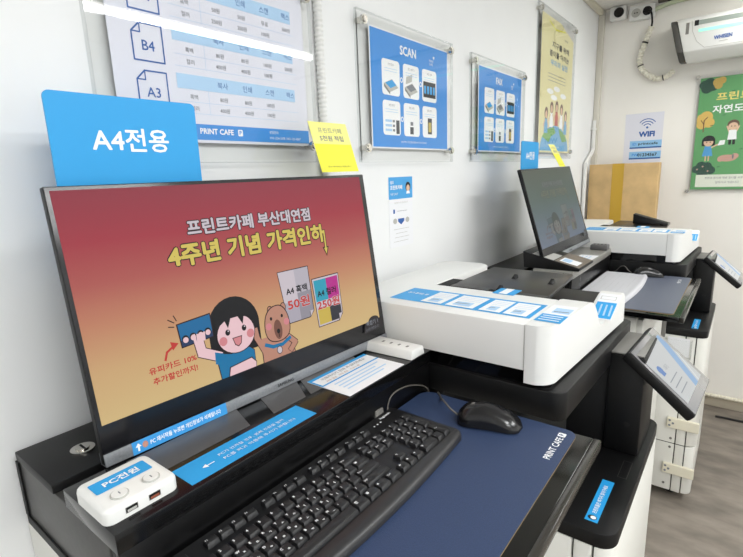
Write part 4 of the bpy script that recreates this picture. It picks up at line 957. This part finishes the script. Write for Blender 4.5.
mb = MB(); mb.tube(smooth_path([(KX0 + .001, .640, PZ + .008), (KX0 - .0012, .645, -.410), (KX0 - .0005, .655, -.396), (KX0 - .0005, .678, -.393), (KX0 - .0005, .713, -.398), (KX0 - .0005, .741, -.408), (KX0, .765, -.419), (KX0 + .001, .782, -.436), (KX0 + .001, .784, -.47)], 6), .0016, mat('cable_grey', (92, 88, 82), .4), 8); part('cord', mb, t, smooth=60)

# pale keyboard on the far tray
t = thing('keyboard', 'pale grey keyboard with blurred legends on the far console tray', 'keyboard', (-.34, 1.86, PZ), 'computer keyboards')
PALE = mat('pale_keyboard', (206, 206, 210), .4); PALE2 = mat('pale_keycap', (208, 208, 212), .45)
mb, pal, hz2 = kb_body(-.421, 1.632, PZ, PALE, PALE)
part('base', mb, t); part('front_lip', pal, t, smooth=60)
mb = MB()
for s, kx, r, w, hgt in K:
    x0 = -.421 + .012 + r * u * .985; y0 = 1.632 + .0095 + kx * u; d = (u * .78 if r == 0 else u * hgt); zz = hz2(x0 + d / 2)
    T = keycap(mb, x0, y0, w * u, d, zz - .0062, PALE2)
    a = Art(mb, (T[0][0], T[0][1], T[0][2] + .0001), (0, 1, 0), (-1, 0, 0), step=.0001); a.rect(.002, -.006, .006, -.0045, MIDGREY, 1)
o = part('keys', mb, t); o['kind'] = 'stuff'

# mice
def make_mouse(cx, cy, ang, pz, label, cord):
    t = thing('mouse', label, 'mouse', (cx, cy, pz), 'computer mice')
    def xf(a_, b_, c_):   # a along the nose, b to the side
        return (cx + a_ * math.cos(ang) - b_ * math.sin(ang), cy + a_ * math.sin(ang) + b_ * math.cos(ang), pz + c_)
    def prof(s):          # s from nose 0 to tail 1 : half width, height
        w_ = .0305 * (1 - .13 * math.sin(math.pi * s)) * min(1, (1 - abs(2 * s - 1) ** 5) ** .45 + .02)
        h_ = .004 + .033 * (math.sin(math.pi * min(1, (s * .80 + .16))) ** .9) * min(1, (1 - abs(2 * s - 1) ** 6) ** .5 + .05)
        return w_, h_
    N, M_ = 22, 14; vs = []; fs = []
    for i in range(N + 1):
        s = i / N; w_, h_ = prof(s)
        for j in range(M_ + 1):
            th = math.pi * j / M_
            b_ = w_ * (abs(math.cos(th)) ** .75) * (1 if math.cos(th) >= 0 else -1) * (1 - .10 * math.sin(th) * 0)
            c_ = .002 + (h_ - .002) * math.sin(th) ** .8 if 0 < j < M_ else .002
            vs.append(xf(.056 - .112 * s, b_, c_))
    for i in range(N):
        for j in range(M_): fs.append((i * (M_ + 1) + j, i * (M_ + 1) + j + 1, (i + 1) * (M_ + 1) + j + 1, (i + 1) * (M_ + 1) + j))
    fs.append(tuple(range(M_ + 1))[::-1]); fs.append(tuple(N * (M_ + 1) + j for j in range(M_ + 1)))
    fs.append(tuple([i * (M_ + 1) for i in range(N + 1)] + [i * (M_ + 1) + M_ for i in range(N, -1, -1)]))
    mb = MB().add(vs, fs, mat('mouse_gloss_black', (24, 24, 26), .2)); part('shell', mb, t, smooth=70)
    mb = MB(); mb.cyl(xf(.026, -.0035, .0265), xf(.026, .0035, .0265), .0085, MIDGREY, 18); part('wheel', mb, t)
    mb = MB()
    mb.tube([xf(.056 - .112 * s, 0, prof(s)[1] + .0002) for s in [.03 + .05 * k for k in range(9)]], .0006, HOLE, 6); part('button_split', mb, t)
    a = MB(); hz_ = prof(.68)[1]; A = Art(a, xf(-.016, -.004, hz_ + .0009), (Vector(xf(0, 1, 0)) - Vector(xf(0, 0, 0))), (Vector(xf(1, 0, 0)) - Vector(xf(0, 0, 0)))); A.text('L', 0, 0, .008, INKW, 1, bold=.05); part('logo', a, t, smooth=0)
    part('cord', MB().tube(smooth_path(cord, 8), .0017, mat('cable_grey', (92, 88, 82)), 8), t, smooth=60)
    return t
make_mouse(-.315, .717, math.pi + .28, PZ, 'glossy black mouse on the navy mouse pad beside the copier', [(-.367, .702, PZ + .008), (-.380, .698, PZ + .018), (-.394, .702, PZ + .026), (-.408, .716, PZ + .022), (-.420, .735, PZ + .008), (-.432, .755, PZ + .003), (-.448, .772, PZ + .001), (-.455, .779, -.445), (-.49, .781, -.46)])
make_mouse(-.278, 2.113, math.pi + .30, PZ, 'black mouse on the far console tray behind the pale keyboard', [(-.330, 2.097, PZ + .008), (-.345, 2.094, PZ + .02), (-.360, 2.098, PZ + .035), (-.377, 2.108, PZ + .030), (-.392, 2.118, PZ + .012), (-.407, 2.128, PZ + .003)])

# things on the far console and tray
t = thing('mouse_pad', 'mouse pad with glare painted grey blue under the pale keyboard on the far tray', 'mouse pad', (-.27, 1.86, TZ))
part('rubber_base', MB().prism(rpts(-.418, 1.592, -.136, 2.150, .014), 'z', TZ, TZ + .0018, RUBBER), t)
part('cloth_top', MB().prism(rpts(-.417, 1.593, -.1375, 2.149, .013), 'z', TZ + .0017, TZ + .0032, mat('glare_grey_cloth', (92, 98, 114), .4, noise=.05, nscale=600)), t)  # pale tone is grazing glare put into the cloth colour
mb = MB(); a = Art(mb, (-.163, 2.03, TZ + .0034), (0, 1, 0), (-1, 0, 0)); a.text('PRINT CAFE', 0, 0, .0105, INKW, 1, bold=.012, w=.070); part('lettering', mb, t, smooth=0)
SH2 = -.3365
mb = MB(); mb.box(-.492, -.428, 1.812, 1.96, SH2 + .0003, SH2 + .001, PAPER); a = Art(mb, (-.430, 1.814, SH2 + .0012), (0, 1, 0), (-1, 0, 0))
for k in range(3): a.line([(.02, .018 + k * .014), (.12, .018 + k * .014)], .003, LBLUE, 1)
single('paper_notice', mb, 'white paper notice lying in front of the dim screened monitor', 'notice', (-.46, 1.88, SH2), smooth=0)
t = thing('usb_hub', 'dark grey bar shaped hub on the far console against the copier', 'hub', (-.46, 2.115, SH2))
part('case', B(-.492, -.428, 2.092, 2.140, SH2, SH2 + .022, mat('hub_grey', (96, 95, 95), .4), bev=.004), t)
for k in range(4): part('port', MB().box(-.482 + k * .0135, -.477 + k * .0135, 2.108, 2.122, SH2 + .0218, SH2 + .0225, HOLE), t)

# clear acrylic leaflet pocket on the side of the far copier
t = thing('leaflet_pocket', 'clear acrylic leaflet pocket hanging on the side of the far copier', 'leaflet holder', (-.16, 2.19, -.76))
mb = MB(); mb.box(-.205, -.115, 2.170, 2.1725, -.765, -.690, ACR); mb.box(-.205, -.2035, 2.170, 2.2, -.765, -.69, ACRE); mb.box(-.1165, -.115, 2.170, 2.2, -.765, -.69, ACRE); mb.box(-.205, -.115, 2.170, 2.2, -.766, -.7645, ACRE); part('pocket', mb, t, smooth=0)
part('leaflet', B(-.198, -.122, 2.19, 2.192, -.763, -.686, PAPER), t, smooth=0)
# acrylic guard standing between copier and far console
t = thing('acrylic_guard', 'small clear acrylic guard standing at the near end of the far console', 'acrylic guard', (-.43, 1.59, -.4325))
mb = MB(); mb.box(-.452, -.400, 1.5935, 1.5965, TZ, SH2 - .002, ACR); mb.box(-.4535, -.4515, 1.593, 1.597, TZ, SH2 - .002, ACRE); mb.box(-.4005, -.3985, 1.593, 1.597, TZ, SH2 - .002, ACRE); mb.box(-.452, -.40, 1.593, 1.613, TZ, TZ + .003, ACR); part('sheet', mb, t, smooth=0)
